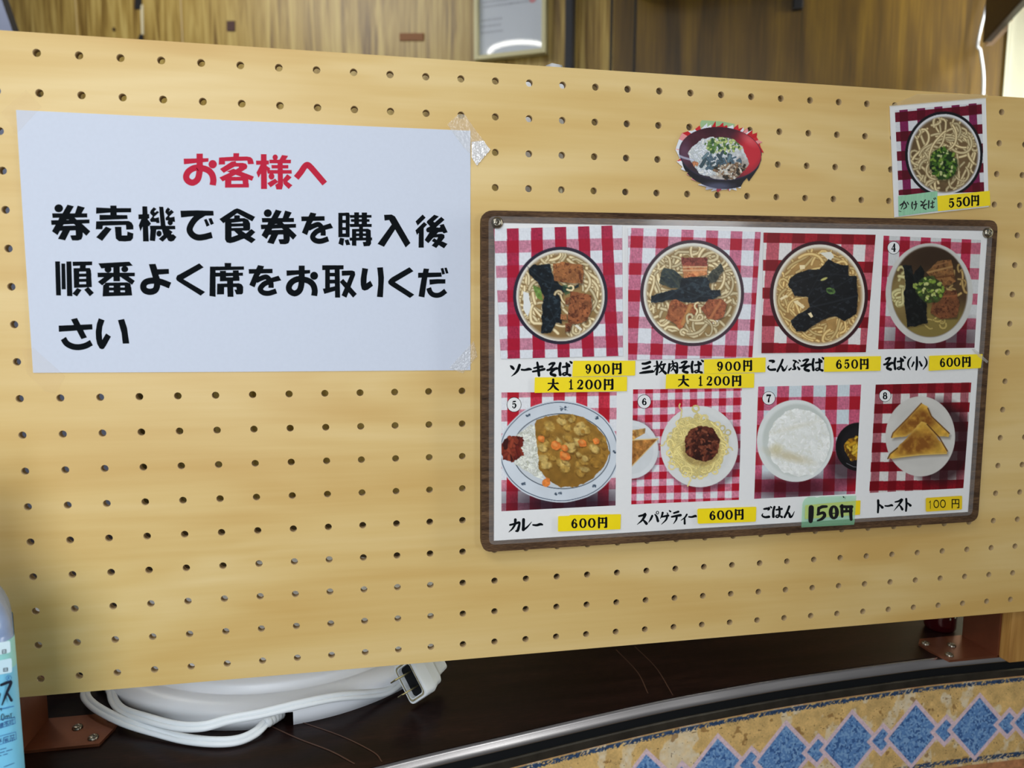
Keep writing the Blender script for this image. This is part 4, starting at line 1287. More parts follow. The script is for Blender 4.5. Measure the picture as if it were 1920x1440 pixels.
def photo6(p):
    p.gingham((1054, 49, 96, -0.014, 105, 0), (85, 49, 93.5, -0.03, 1070, 0), (226, 228, 232), (222, 138, 162), (222, 132, 154), (194, 24, 48))
    p.put(p.ell(1530, 510, 262, 262, soft=40) * .5, (60, 40, 52))
    p.put(p.ell(1055, 500, 188, 208, soft=18) * .4, (70, 60, 70)); p.put(p.ell(1053, 496, 180, 192), p.tex((218, 222, 224), .03, 60)); p.put(p.ell(1053, 498, 150, 160, soft=8) * .35, (196, 202, 204))
    for q, c in (([(1050, 372), (1150, 356), (1148, 385), (1060, 436)], (196, 150, 84)), ([(1050, 432), (1232, 424), (1150, 510), (1062, 612), (1050, 612)], (176, 120, 60))):
        m_ = p.poly(q, wob=5); p.put(m_, p.tex(c, .35, 22, 5)); p.put(m_ * np.clip((fbm(p.x, p.y, 30, 77) - .55) * 5, 0, .7), (120, 70, 30))
    p.stroke([(1050, 434), (1232, 424)], 7, (236, 214, 160), (210, 180, 120)); p.stroke([(1232, 424), (1062, 605)], 6, (226, 196, 136), (200, 160, 100))
    p.put(p.ell(1503, 478, 256, 266), p.tex((222, 224, 222), .03, 90)); p.put(p.ell(1505, 474, 205, 212, soft=30) * .4, (200, 204, 204)); p.put(p.ell(1500, 470, 196, 200, soft=10) * .3, (226, 228, 226))
    m_ = p.ell(1492, 478, 182, 184, wob=16, ws=60); p.put(m_, p.tex((228, 210, 132), .16, 20))
    p.noodles(170, 1492, 476, 184, 186, 9, (244, 230, 158), (200, 174, 100), 81, ring=.2, step=14)
    p.put(p.ell(1512, 492, 128, 118, wob=12, soft=20) * .4, (110, 80, 40))
    m_ = p.ell(1518, 458, 117, 118, wob=14, ws=40); p.put(m_, p.tex((78, 38, 28), .35, 16, 6))
    p.clip = m_; p.bits(170, 1518, 458, 112, 114, 15, [(104, 50, 36), (70, 32, 24), (124, 64, 44), (52, 24, 20), (140, 78, 56)], 83); p.clip = None


def rice(p, cx, cy, rx, ry, seed, base=(238, 241, 238)):
    m_ = p.ell(cx, cy, rx, ry, wob=16, ws=50, seed=seed); p.put(m_, p.tex(base, .12, 30, seed))
    p.clip = m_
    rg = random.Random(seed)
    for k in range(26):
        a = rg.uniform(0, 2 * PI); r_ = math.sqrt(rg.random()); X, Y = cx + rx * .85 * r_ * math.cos(a), cy + ry * .85 * r_ * math.sin(a); z = rg.uniform(26, 60)
        p.put(p.ell(X, Y + z * .35, z, z * .5, rg.uniform(-.5, .5), soft=30, wob=8, seed=k) * .3, (190, 192, 180)); p.put(p.ell(X, Y, z, z * .55, rg.uniform(-.5, .5), soft=24, wob=8, seed=k + 9) * .6, (240, 243, 240))
    p.bits(420, cx, cy, rx, ry, 12, [(248, 249, 247), (238, 241, 238), (230, 233, 228), (224, 226, 216)], seed + 1, edge=(226, 229, 223)); p.clip = None
    return m_


def photo7(p):
    p.gingham((40, 82, 168, -0.03, 92, 0), (-24, 90, 189, -0.01, 80, 0), (204, 216, 222), (204, 92, 122), (206, 112, 140), (182, 22, 42))
    p.put(p.ell(330, 790, 300, 90, soft=90) * .75, (52, 8, 20)); p.put(p.ell(690, 640, 150, 110, soft=80) * .7, (40, 14, 22))
    p.put(p.ell(335, 466, 264, 284), p.tex((222, 227, 225), .03, 80)); p.put(p.ell(345, 462, 236, 252, soft=16) * .8, (190, 198, 192)); p.put(p.ell(300, 560, 200, 160, soft=90) * .5, (214, 220, 216))
    rice(p, 362, 474, 214, 236, 91)
    p.put(p.ell(300, 575, 130, 30, .25, soft=40, wob=10) * .5, (186, 168, 116)); p.put(p.ell(205, 515, 40, 30, 0, soft=30) * .5, (200, 190, 140)); p.put(p.ell(330, 370, 120, 14, -.25, soft=26) * .35, (206, 200, 170))
    p.put(p.ell(772, 506, 160, 168), (16, 15, 18)); p.put(p.ell(778, 500, 128, 132, soft=20), (26, 24, 28))
    p.stroke([(690, 620), (740, 645), (790, 648)], 6, (120, 120, 126), (40, 40, 44))
    m_ = p.poly([(668, 500), (700, 452), (760, 430), (790, 440), (790, 600), (720, 596), (690, 560)], wob=12); p.put(m_, p.tex((150, 104, 22), .5, 16))
    p.clip = m_; p.bits(34, 735, 520, 66, 84, 22, [(206, 156, 36), (226, 186, 60), (170, 116, 24), (110, 70, 16)], 93); p.clip = None


def toast(p, pts, seed, cx, cy, rx, ry):
    p.put(p.poly([(a + 10, b + 16) for a, b in pts], soft=22) * .45, (70, 56, 40))
    m_ = p.poly(pts, wob=5, ws=30, seed=seed); p.put(m_, p.tex((204, 158, 62), .18, 40, seed))
    p.put(m_ * np.clip(p.ell(cx, cy, rx, ry, -.3, soft=70) * (fbm(p.x, p.y, 34, seed + 4) * 1.7), 0, .85), (120, 68, 24))
    p.put(m_ * (1 - p.poly(pts, soft=34)) * .7, (226, 196, 116)); p.clip = None


def photo8(p):
    p.gingham((892, 58, 118, -0.052, 78, 0), (75, 68, 134, -0.018, 893, 0), (216, 214, 210), (170, 96, 106), (146, 16, 32), (122, 4, 20))
    p.put(p.ell(1330, 480, 230, 290, soft=70) * .8, (34, 8, 14))
    p.put(p.ell(1200, 435, 241, 277), p.tex((206, 204, 198), .03, 90)); p.put(p.ell(1200, 430, 190, 214, soft=26) * .25, (186, 184, 178))
    toast(p, [(1205, 206), (1246, 226), (1272, 290), (1402, 412), (1394, 436), (1310, 430), (1230, 352), (1100, 432), (1000, 444), (1010, 410), (1100, 318)], 95, 1180, 330, 130, 60)
    p.stroke([(1000, 440), (1010, 410), (1100, 318), (1205, 206)], 9, (96, 54, 22), (130, 84, 36), .8); p.stroke([(1250, 240), (1275, 295), (1400, 412)], 9, (80, 44, 18), (130, 84, 36), .8)
    toast(p, [(1205, 330), (1242, 346), (1386, 530), (1380, 552), (1200, 560), (1080, 574), (972, 590), (985, 560), (1100, 450)], 96, 1180, 480, 130, 66)
    p.stroke([(975, 588), (990, 556), (1040, 515)], 10, (70, 40, 16), (120, 76, 30), .8); p.stroke([(1245, 350), (1330, 440), (1386, 535)], 10, (70, 38, 16), (140, 90, 40), .8)
    p.stroke([(1000, 585), (1080, 574), (1200, 560), (1380, 552)], 10, (226, 190, 96), (200, 150, 60), .8)


PHOTOS = [
    ('photo of soba with fried spare ribs and kelp, top row first', V6, [(160, 172), (1000, 148), (1006, 1003), (207, 1022)], photo1, True, None),
    ('photo of soba with three pork slices and kelp, top row second', V6, [(1040, 165), (1908, 192), (1852, 1012), (1040, 1030)], photo2, True, None),
    ('photo of noodles covered in black kelp, top row third', V7, [(118, 207), (893, 222), (825, 1035), (103, 1042)], photo3, True, None),
    ('photo of soba in a white bowl marked 4', V7, [(948, 228), (1622, 258), (1577, 1005), (910, 1015)], photo4, False, ('4', 1017, 312, 44, 50)),
    ('photo of curry rice on an oval plate marked 5', V8, [(210, 125), (965, 122), (957, 865), (210, 903)], photo5, False, ('5', 293, 205, 48, 48)),
    ('photo of spaghetti with meat sauce marked 6', V8, [(1072, 105), (1785, 98), (1765, 828), (1060, 858)], photo6, False, ('6', 1145, 185, 45, 46)),
    ('photo of a bowl of white rice marked 7', V9, [(80, 92), (793, 78), (752, 835), (52, 869)], photo7, False, ('7', 153, 172, 46, 50)),
    ('photo of toast triangles on a white plate marked 8', V9, [(893, 78), (1556, 62), (1500, 795), (848, 828)], photo8, False, ('8', 958, 155, 42, 46)),
]
SERIF = {
    '0': 'O 50,50,38,46,7,19',
    '1': 'B 52,4,17 52,94,17;B 52,7,7 40,17,10 22,20,6;B 22,96,7 84,96,7',
    '2': 'D 25,28,11,11;B 20,26,8 34,9,8 56,5,9 76,15,15 79,30,19 66,52,15 40,74,8 18,94,7;B 16,93,9 50,91,14 80,92,13 90,74,5',
    '4': 'B 62,4,9 10,70,7;B 10,70,9 90,70,9;B 66,4,20 66,94,20;B 46,96,7 86,96,7',
    '5': 'B 30,6,9 60,7,13 82,4,8;B 30,6,8 25,48,8;B 25,48,7 45,38,8 66,40,13 80,62,20 68,86,13 44,96,8 22,84,8;D 25,79,11,10',
    '6': 'B 76,22,10 62,6,8 48,8,9 28,34,18 22,62,20 32,88,13 52,96,8;B 52,96,8 74,86,15 80,68,20 70,50,13 52,44,8 34,54,8;D 74,22,10,9',
    '7': 'B 12,10,16 86,10,16;B 86,10,9 56,50,14 46,94,22;B 13,6,8 11,30,6',
    '8': 'O 50,27,25,22,9,18;O 50,72,31,25,9,20',
    'yen': 'B 14,6,13 14,96,13;B 86,6,14 86,90,14;B 86,90,13 68,95,7;B 14,9,7 86,9,7;B 14,53,7 86,53,7;B 50,10,11 50,53,11',
    'dai': 'B 6,36,7 94,36,7;D 84,32,9,6;B 50,2,13 48,45,12 30,76,9 4,97,5;B 50,42,6 68,74,13 95,94,8',
    'sans1': 'B 20,26,10 55,8,10;B 58,6,14 58,96,14', 'sans0': 'O 50,50,42,46,11,13',
    'sansyen': 'B 10,8,10 10,98,10;B 90,8,10 90,96,10;B 90,94,10 72,96,9;B 10,8,9 90,8,9;B 10,52,9 90,52,9;B 50,8,10 50,52,10',
}
SERIF['9'] = None
BB = (0, 0, 100, 100)


def char(c, dst):
    if c == '9':
        g = [(s, [np.array([100 - p[0], 100 - p[1]]) for p in q]) for s, q in glyph(SERIF['6'], 1.62)]
    else:
        g = glyph(SERIF[c], 1.2 if c.startswith('sans') else 1.62)
    return fit(g, BB, dst)


for lab, vw, quad, fn, pasted, badge in PHOTOS:
    yy = PY - 0.0002 if pasted else SY - 0.00004
    ph = picture('menu_photo', vw, quad, fn, M_GLOSS if pasted else M_PRINT, mb, yy, 0.0004 if pasted else 0.00003)
    ph['label'] = lab
    if badge:
        d_, bx_, by_, br_, hh = badge
        V_ = []; F_ = []; mi = []
        for r0, col_i, off in ((br_, 0, 0.00004), (br_ - 3.2, 1, 0.00006)):
            b0 = len(V_); V_ += [tuple(vw(q, yy - off)) for q in disc(bx_, by_, r0, r0 * 1.03, 40)]; F_.append(tuple(range(b0, b0 + 40))); mi.append(col_i)
        for s, q in char(d_, (bx_ - 17, by_ - hh / 2, bx_ + 17, by_ + hh / 2)):
            b0 = len(V_); V_ += [tuple(vw(v, yy - 0.00008 - s * 4e-6)) for v in q]
            for t in tessellate_polygon([[Vector((v[0], v[1], 0)) for v in q]]):
                F_.append(tuple(b0 + k for k in t)); mi.append(0)
        me = bpy.data.meshes.new('number_badge'); me.from_pydata(V_, [], F_)
        o = link('number_badge', me, [M_INK, M_SHEET], mb)
        for pl, k in zip(me.polygons, mi):
            pl.material_index = k
        o.parent = ph; o.matrix_parent_inverse = Matrix.Identity(4); o['label'] = 'round white badge with black numeral ' + d_

M1, M2, M3 = View(940, 665, 7.68), View(1190, 660, 7.68), View(1430, 655, 7.68)
M4, M5, M6 = View(1640, 650, 8.727), View(940, 940, 7.68), View(1180, 930, 7.68)
M7, M8 = View(1415, 920, 7.68), View(1620, 910, 7.68)
# brush-style dish names
WM = 1.22
SO = glyph('B 690,142,24 725,126,30 762,124,34;B 764,126,26 715,192,24 668,222,16;B 664,222,28 740,208,28 798,198,34;B 775,206,28 722,248,32 718,280,34 772,298,40')
BA = glyph('B 850,124,32 836,200,34 842,250,32 848,288,36;B 885,178,24 930,172,26 978,162,32;B 938,122,26 948,200,28 944,275,30;B 946,262,24 908,262,18 882,280,20 908,296,22 946,282,22 990,296,34;B 962,132,16 978,150,26;B 990,100,20 1010,116,30')
bSO = (660, 108, 802, 310); bBA = (830, 92, 1018, 300)
N1 = glyph('''B 130,160,16 152,178,36 176,204,30
B 262,150,34 238,218,34 200,268,24 145,312,6
B 292,216,24 340,220,26 395,208,34 428,212,22
B 468,194,20 530,180,26 590,172,32
B 454,244,24 540,228,28 618,208,32
B 518,114,26 532,200,34 542,300,32''')
NB = '''B 285,234,28 268,300,28 270,376,32
B 310,276,20 390,262,28
B 352,234,24 360,310,26 352,365,26
B 352,358,22 320,352,14 305,372,18 330,385,20 360,364,18 393,380,28'''
UN = '''B 498,228,28 470,300,26 430,382,26
B 436,372,14 480,318,18 500,340,26 512,378,32 542,362,18 572,300,7'''
NAMES = [
    ('ソーキそば', [(M1, N1 + SO + BA)]),
    ('三枚肉そば', [(M2, glyph('''B 112,168,26 160,166,32 220,146,34
B 116,240,22 165,232,28 214,212,32
B 76,304,20 150,292,34 256,280,34
B 276,206,14 375,190,20
B 320,136,24 330,220,30 316,322,28
B 320,215,18 276,290,10
B 388,140,22 350,222,14
B 382,186,18 440,174,24
B 426,186,22 402,252,24 350,300,12
B 366,212,14 400,262,28 446,306,34
B 500,174,28 496,240,30 482,302,24
B 500,178,14 560,166,16 608,160,22 612,240,28 604,298,32 582,286,14
B 545,132,22 556,180,20 520,232,12
B 556,182,14 590,212,24
B 562,210,16 552,240,18 520,278,10
B 556,240,14 590,276,28''') + fit(SO, bSO, (645, 125, 785, 305)) + fit(BA, bBA, (815, 112, 990, 300)))]),
    ('こんぶそば', [(M3, glyph('''B 98,166,24 130,166,30 162,174,32 138,194,12
B 92,236,12 76,264,20 108,294,26 178,290,32
B 288,150,26 260,220,26 212,315,26
B 218,298,14 262,240,18 284,265,28 300,303,32 330,284,18 356,230,7
B 442,160,20 480,176,26 462,196,14
B 460,196,16 452,238,28 470,278,28 430,290,16
B 382,295,24 410,270,16
B 502,252,16 526,284,32
B 502,182,12 512,196,20
B 524,154,16 538,168,22''') + fit(SO, bSO, (555, 135, 690, 318)) + fit(BA, bBA, (715, 112, 885, 308)))]),
    ('そば小', [(M4, fit(SO, bSO, (150, 172, 292, 385)) + fit(BA, bBA, (318, 155, 505, 375)) + glyph('''B 602,166,8 556,226,24 546,300,24 582,380,8
B 690,170,26 692,280,34 680,378,24
B 640,256,26 610,325,20
B 735,246,24 768,310,32
B 812,162,8 848,226,22 846,296,24 790,376,8'''))]),
    ('カレー', [(M5, glyph('''B 126,340,24 200,322,26 254,304,28 260,330,28 236,418,34 206,428,16
B 202,264,34 196,330,28 160,394,22 108,443,7
B 320,262,36 318,350,34 316,408,38
B 316,414,28 375,368,20 436,297,7
B 456,340,20 510,344,28 560,330,32 590,336,22'''))]),
    ('スパゲティー', [(M6, glyph('''B 140,290,24 200,276,28 230,264,34 190,342,26 115,410,7
B 190,336,14 222,368,28 246,396,36
B 330,286,26 310,330,24 278,380,9
B 370,266,16 394,300,26 412,360,32
O 405,240,17,20,8,10
B 480,240,26 470,280,22 447,325,7
B 466,300,20 560,282,28
B 545,282,28 530,340,22 463,408,7
B 542,242,10 552,256,16
B 576,210,14 592,224,22
B 642,246,22 705,226,28
B 610,300,22 680,286,28 738,276,32
B 682,290,28 675,340,22 636,400,7
B 828,266,22 800,310,18 745,350,8
B 796,312,20 797,398,26
B 858,300,20 900,302,24 950,288,30 962,296,20'''))]),
    ('ごはん', [(M7, glyph('''B 135,264,22 180,258,28 205,264,30 190,284,10
B 118,330,10 108,360,20 150,382,26 206,376,32
B 205,240,14 215,250,16
B 228,230,16 242,244,20
''' + NB + '\n' + UN))]),
    ('トースト', [(M8, glyph('''B 204,218,30 206,300,28 200,390,24
B 210,265,12 264,318,34
B 304,296,18 350,298,22 395,286,28 412,294,18
B 450,240,18 500,228,24 548,204,30 510,270,22 430,366,6
B 505,280,12 532,310,24 552,346,30
B 608,196,26 612,280,26 604,368,24
B 614,242,12 668,290,32'''))]),
]
WM = 1.0
for jp, groups in NAMES:
    lettering('dish_name', groups, M_INK, mb, SY - 0.00004)


def sticker(parent, name, vw, pts, material, text, ink, y, label=None, r=0.0006, thick=0.00012):
    o = slab(name, rounded([vw(p, y) for p in pts], r, 3), thick, material, parent)
    if label:
        o['label'] = label
    if text:
        t = lettering('price_writing', [(vw, text)], ink, parent, y - 0.00004)
        t.parent = o; t.matrix_parent_inverse = Matrix.Identity(4)
    return o


def line(*cs):
    out = []
    for c, *b in cs:
        out += char(c, b)
    return out


YS = PY - 0.0006
sticker(mb, 'price_sticker', M1, [(1035, 88), (1930, 88), (1926, 300), (1020, 318)], M_YEL, line(('9', 1205, 138, 1300, 275), ('0', 1330, 138, 1435, 275), ('0', 1458, 138, 1560, 275), ('yen', 1590, 122, 1738, 280)), M_INK, YS)
sticker(mb, 'price_sticker', M1, [(482, 328), (1812, 316), (1808, 525), (476, 550)], M_YEL, line(('dai', 665, 355, 830, 520), ('1', 960, 365, 1045, 498), ('2', 1080, 362, 1185, 498), ('0', 1210, 362, 1315, 498), ('0', 1338, 362, 1440, 498), ('yen', 1470, 352, 1620, 505)), M_INK, YS)
sticker(mb, 'price_sticker', M2, [(1000, 108), (1888, 78), (1882, 290), (1000, 312)], M_YEL, line(('9', 1182, 140, 1278, 275), ('0', 1305, 140, 1400, 270), ('0', 1425, 138, 1525, 268), ('yen', 1558, 120, 1696, 272)), M_INK, YS)
sticker(mb, 'price_sticker', M2, [(455, 318), (1725, 305), (1718, 515), (445, 530)], M_YEL, line(('dai', 622, 342, 785, 500), ('1', 908, 352, 988, 485), ('2', 1025, 350, 1122, 482), ('0', 1145, 350, 1245, 482), ('0', 1268, 350, 1368, 480), ('yen', 1396, 340, 1540, 490)), M_INK, YS)
sticker(mb, 'price_sticker', M3, [(888, 108), (1705, 98), (1698, 308), (884, 325)], M_YEL, line(('6', 1050, 148, 1145, 280), ('5', 1165, 148, 1255, 278), ('0', 1278, 148, 1372, 276), ('yen', 1396, 137, 1530, 285)), M_INK, YS)
sticker(mb, 'price_sticker', M4, [(895, 150), (1768, 120), (1738, 350), (885, 395)], M_YEL, line(('6', 1062, 185, 1158, 332), ('0', 1178, 182, 1280, 328), ('0', 1298, 178, 1400, 322), ('yen', 1426, 167, 1576, 330)), M_INK, YS)
sticker(mb, 'price_sticker', M5, [(818, 215), (980, 210), (985, 198), (1722, 186), (1715, 402), (815, 435)], M_YEL, line(('6', 1002, 250, 1100, 385), ('0', 1125, 248, 1225, 382), ('0', 1250, 245, 1355, 378), ('yen', 1386, 230, 1530, 382)), M_INK, YS)
sticker(mb, 'price_sticker', M6, [(980, 185), (1830, 155), (1822, 370), (985, 400)], M_YEL, line(('6', 1148, 215, 1245, 345), ('0', 1265, 210, 1365, 340), ('0', 1385, 205, 1488, 335), ('yen', 1513, 192, 1650, 340)), M_INK, YS, None, 0.0012)
sticker(mb, 'price_sticker', M8, [(892, 182), (1415, 150), (1412, 348), (892, 380)], mat('golden_sticker', (238, 204, 14), 0.45), line(('sans1', 930, 220, 975, 335), ('sans0', 1000, 212, 1082, 325), ('sans0', 1095, 208, 1178, 322), ('sansyen', 1258, 195, 1378, 328)), M_INK, YS, 'small golden price sticker in thin lettering', 0.0012)
sticker(mb, 'price_sticker', M7, [(730, 210), (1525, 140), (1518, 345), (722, 410)], mat('old_yellow_sticker', (246, 214, 10), 0.45), None, None, YS, 'yellow price sticker under the green tape', 0.0008)
sticker(mb, 'green_tape_strip', M7, [(690, 185), (720, 120), (770, 92), (860, 90), (900, 100), (960, 86), (1465, 72), (1440, 440), (1432, 490), (672, 530)], M_GTAPE,
        glyph('''B 815,245,76 812,350,76 806,436,64
B 1035,228,36 975,232,44 925,255,42
B 922,252,44 918,330,40
B 905,345,30 985,318,44 1008,360,48 965,408,40 905,432,22
O 1140,312,46,84,34,56
B 1085,330,16 1200,322,14
B 1258,215,44 1256,300,44 1262,372,36
B 1385,235,52 1384,330,48 1390,415,42
B 1245,228,46 1320,232,42 1400,232,46
B 1255,300,40 1400,292,34
B 1322,232,34 1322,300,34
B 1275,88,14 1285,96,20;B 1310,92,5 1300,120,4'''), M_MARK, YS - 0.0003, 'green tape strip with a hand written price')
# strips of clear tape holding the menu's pasted pieces
o = slab('clear_tape_strip', [M4(p, YS - 0.0003) for p in ((1590, 40), (1640, 36), (1862, 240), (1835, 270), (1700, 165))], 0.00012, clear('tape_gleam', (250, 248, 236), 0.14, 0.15, 0.10), mb)

# ================================================================== the soba price card at upper right
VK = View(1640, 160, 5.54)
KY = -0.0012
kc = empty('soba_photo_card', tuple(VK((680, 740), KY)), 'small laminated card with a photo of plain soba noodles tilted above the menu board', 'photo card')
slab('card_sheet', [VK(p, KY) for p in ((160, 212), (1155, 127), (1185, 1262), (208, 1372))], 0.0008, M_SHEET, kc)


def kake(p):
    p.gingham((255, 84, 180, 0.045, 255, 0), (282, 100, 202, -0.095, 215, 0), (214, 216, 220), (128, 34, 84), (112, 14, 40), (92, 8, 28))
    soup(p, 718, 716, 377, 418, (20, 18, 24), 24, (214, 216, 218), (112, 90, 60), (70, 52, 34))
    p.noodles(60, 718, 730, 328, 370, 30, (224, 208, 162), (112, 88, 52), 101, ring=.15, step=32, curl=.34, length=(7, 16))
    m_ = p.ell(708, 805, 132, 162, wob=34, ws=60); p.put(p.ell(712, 812, 148, 178, wob=34, soft=30) * .5, (50, 46, 24)); p.put(m_, p.tex((40, 66, 26), .5, 30, 9))
    p.bits(150, 708, 805, 128, 160, 26, [(58, 98, 30), (84, 126, 40), (32, 58, 24), (128, 158, 62), (20, 40, 18)], 103, asp=(.1, .6))
    p.bits(14, 720, 800, 110, 140, 22, [(196, 204, 140)], 104, asp=(.1, .4))
    p.clip = None


ko = picture('card_photo', VK, [(210, 262), (1112, 180), (1138, 1106), (250, 1142)], kake, M_GLOSS, kc, KY - 0.00008, 0.00006)
sticker(kc, 'green_tape_label', VK, [(245, 1150), (652, 1098), (656, 1305), (250, 1360)], M_GTAPE2, glyph('''B 265,1246,14 310,1220,16 330,1262,14 300,1285,9
B 306,1205,14 290,1250,12 275,1285,8
B 338,1214,12 352,1236,12
B 392,1215,16 386,1250,14 393,1280,12
B 406,1240,12 440,1230,12
B 426,1205,14 429,1260,14 412,1296,8
B 480,1205,14 500,1217,14
B 526,1190,12 500,1230,12 480,1246,10
B 480,1252,12 542,1234,14
B 520,1245,12 505,1270,14 532,1286,14
B 563,1200,16 560,1275,14
B 582,1226,10 618,1214,12
B 600,1200,12 602,1266,12
B 602,1256,10 582,1262,10 600,1273,10 620,1260,8
B 614,1174,10 622,1186,10
B 628,1168,10 636,1180,10
B 250,1305,6 275,1312,6'''), M_MARK, KY - 0.0004, 'green tape label with hand written dish name')
sticker(kc, 'price_sticker', VK, [(650, 1150), (1195, 1095), (1203, 1248), (658, 1308)], M_YEL, line(('5', 762, 1175, 830, 1270), ('5', 840, 1166, 910, 1262), ('0', 917, 1158, 990, 1255), ('yen', 1000, 1142, 1088, 1250)), M_INK, KY - 0.0005, 'yellow price sticker')
tag(slab('clear_tape', [VK(p, KY - 0.0007) for p in ((440, 90), (1172, 92), (1170, 135), (165, 218), (168, 206))], 0.00015, clear('pale_tape', (240, 216, 160), 0.22, 0.3, 0.04)), 'yellowed clear tape along the top edge of the tilted soba photo card', 'tape')

# ================================================================== the cut-out rice bowl picture
VO = View(1250, 210, 8.47)
OY = -0.0009
OUT = [(140, 580), (190, 430), (240, 330), (330, 300), (410, 290), (440, 270), (520, 205), (535, 265), (640, 165), (640, 230), (710, 185), (700, 240), (770, 135), (775, 230), (830, 215), (890, 155), (900, 225), (955, 200), (960, 240), (1050, 200), (1060, 245), (1130, 190), (1140, 262), (1215, 235), (1225, 290), (1285, 245), (1290, 310), (1360, 280), (1360, 345), (1440, 320), (1430, 395), (1460, 440), (1530, 475), (1480, 500), (1500, 560), (1552, 645), (1510, 640), (1505, 760), (1460, 880), (1380, 1000), (1300, 1108), (1270, 1050), (1215, 1110), (1180, 1170), (1170, 1215), (1100, 1200), (1105, 1250), (1020, 1225), (990, 1265), (960, 1230), (860, 1240), (800, 1280), (780, 1245), (690, 1265), (720, 1225), (600, 1240), (620, 1190), (470, 1155), (545, 1135), (370, 1065), (400, 1040), (310, 990), (330, 955), (215, 905), (245, 870), (150, 780), (205, 740), (135, 590)]


def cutout(p):
    rg = random.Random(8)
    n_ = len(OUT)
    for k in range(n_):
        a = OUT[k]; c = rg.choice([(206, 40, 48), (226, 230, 238), (232, 150, 150), (196, 28, 36), (236, 236, 240)])
        b = OUT[(k + 1) % n_]; p.put(p.poly([a, b, (855, 690)]), c)
    p.put(p.ell(880, 780, 640, 440, .08), p.tex((26, 24, 32), .3, 60))
    p.put(p.ell(800, 1180, 230, 60, .0, soft=60) * .7, (92, 96, 124))
    p.put(p.ell(853, 662, 660, 424, .09), (44, 40, 60))
    i_ = p.ell(853, 656, 648, 412, .09)
    p.put(i_, p.tex((74, 32, 44), .2, 120)); p.clip = i_
    p.put(p.ell(1330, 640, 270, 400, .3, soft=260), (196, 44, 56)); p.put(p.ell(1310, 440, 120, 60, .6, soft=90) * .55, (232, 120, 124))
    p.put(p.ell(640, 1010, 420, 150, .1, soft=150) * .85, (48, 46, 54)); p.put(p.ell(280, 640, 90, 180, .0, soft=110) * .5, (110, 88, 116)); p.put(p.ell(700, 290, 260, 60, 0, soft=80) * .5, (52, 20, 32))
    m_ = p.poly([(330, 660), (400, 560), (560, 420), (800, 390), (1050, 420), (1190, 540), (1270, 720), (1300, 820), (1200, 960), (1060, 1070), (840, 1085), (690, 1030), (520, 980), (420, 850), (360, 740)], wob=26, ws=70)
    p.put(m_, p.tex((198, 202, 204), .2, 40)); p.put(m_ * p.ell(1000, 900, 320, 160, 0, soft=160) * .8, p.tex((128, 104, 84), .4, 40)); p.put(m_ * p.ell(560, 880, 150, 60, .4, soft=80) * .6, (60, 56, 58))
    p.clip = m_
    p.bits(360, 700, 700, 400, 300, 34, [(236, 240, 246), (222, 228, 234), (206, 212, 210), (240, 240, 236)], 111, asp=(.3, 1.0), edge=(170, 178, 186))
    p.bits(130, 900, 520, 300, 140, 36, [(88, 130, 64), (196, 212, 130), (120, 158, 84), (226, 232, 180), (60, 98, 62)], 112, asp=(.1, .5))
    p.bits(40, 850, 780, 340, 130, 46, [(84, 108, 124), (110, 136, 146), (64, 84, 92)], 113, asp=(.4, 1.2))
    p.bits(110, 1020, 930, 260, 130, 34, [(196, 180, 158), (226, 220, 206), (120, 92, 70), (150, 120, 90), (52, 44, 36)], 114, asp=(.2, .8))
    p.bits(6, 440, 830, 60, 20, 40, [(214, 140, 96)], 115)
    p.clip = None
    p.stroke([(190, 690), (260, 720), (420, 765)], 40, (206, 216, 236), (120, 124, 150), .7)


def in_out(x_, y_):
    P_ = np.array(OUT, float); ins = np.zeros(len(x_), bool)
    for k in range(len(P_)):
        a, b = P_[k - 1], P_[k]
        cr = (a[1] > y_) != (b[1] > y_)
        ins ^= cr & (x_ < a[0] + (y_ - a[1]) / ((b[1] - a[1]) or 1e-9) * (b[0] - a[0]))
    return ins


rb = empty('rice_bowl_cutout', tuple(VO((850, 690), OY)), 'zigzag-edged cut-out picture of a red rice bowl stuck above the menu board', 'picture')
picture('cutout_print', VO, [(120, 130), (1560, 130), (1560, 1290), (120, 1290)], cutout, M_GLOSS, rb, OY, 0.0004, step=0.0003, keep=in_out)
slab('green_tape_strip', [VO(p, -0.0003) for p in ((560, 130), (880, 150), (1080, 190), (1060, 300), (540, 240), (535, 170))], 0.0002, mat('pale_green_tape', (160, 190, 140), 0.5), rb)

# ================================================================== round white appliance base with its cord
ab = empty('appliance_base', (0.121, 0.186, CZ), 'round white domed appliance base with power cord on the dark counter under the pegboard', 'appliance')
bm = bmesh.new()
prof = [(0.160, 0.0), (0.168, 0.0), (0.168, 0.011), (0.1655, 0.0155), (0.1505, 0.0185), (0.1490, 0.0180), (0.1478, 0.0184), (0.1468, 0.0240), (0.1452, 0.0262), (0.140, 0.0285), (0.112, 0.037), (0.07, 0.043), (0.03, 0.046), (0.0, 0.0465)]
SEG = 144
ang0 = math.atan2(-168, 10)                                  # the cord notch faces the viewer
nk = set(k for k in range(SEG) if abs(((2 * PI * (k + .5) / SEG - ang0 + PI) % (2 * PI)) - PI) < 0.062)
rings = []
for r_, z_ in prof:
    if r_ == 0:
        v = bm.verts.new((0.121, 0.186, CZ + z_)); rings.append([v] * SEG)
    else:
        rings.append([bm.verts.new((0.121 + r_ * math.cos(2 * PI * k / SEG), 0.186 + r_ * math.sin(2 * PI * k / SEG), CZ + z_)) for k in range(SEG)])
for j, (a, b) in enumerate(zip(rings, rings[1:])):
    for k in range(SEG):
        if j in (0, 1) and k in nk:
            continue
        q = []
        for v in (a[k], a[(k + 1) % SEG], b[(k + 1) % SEG], b[k]):
            if v not in q:
                q.append(v)
        bm.faces.new(q)
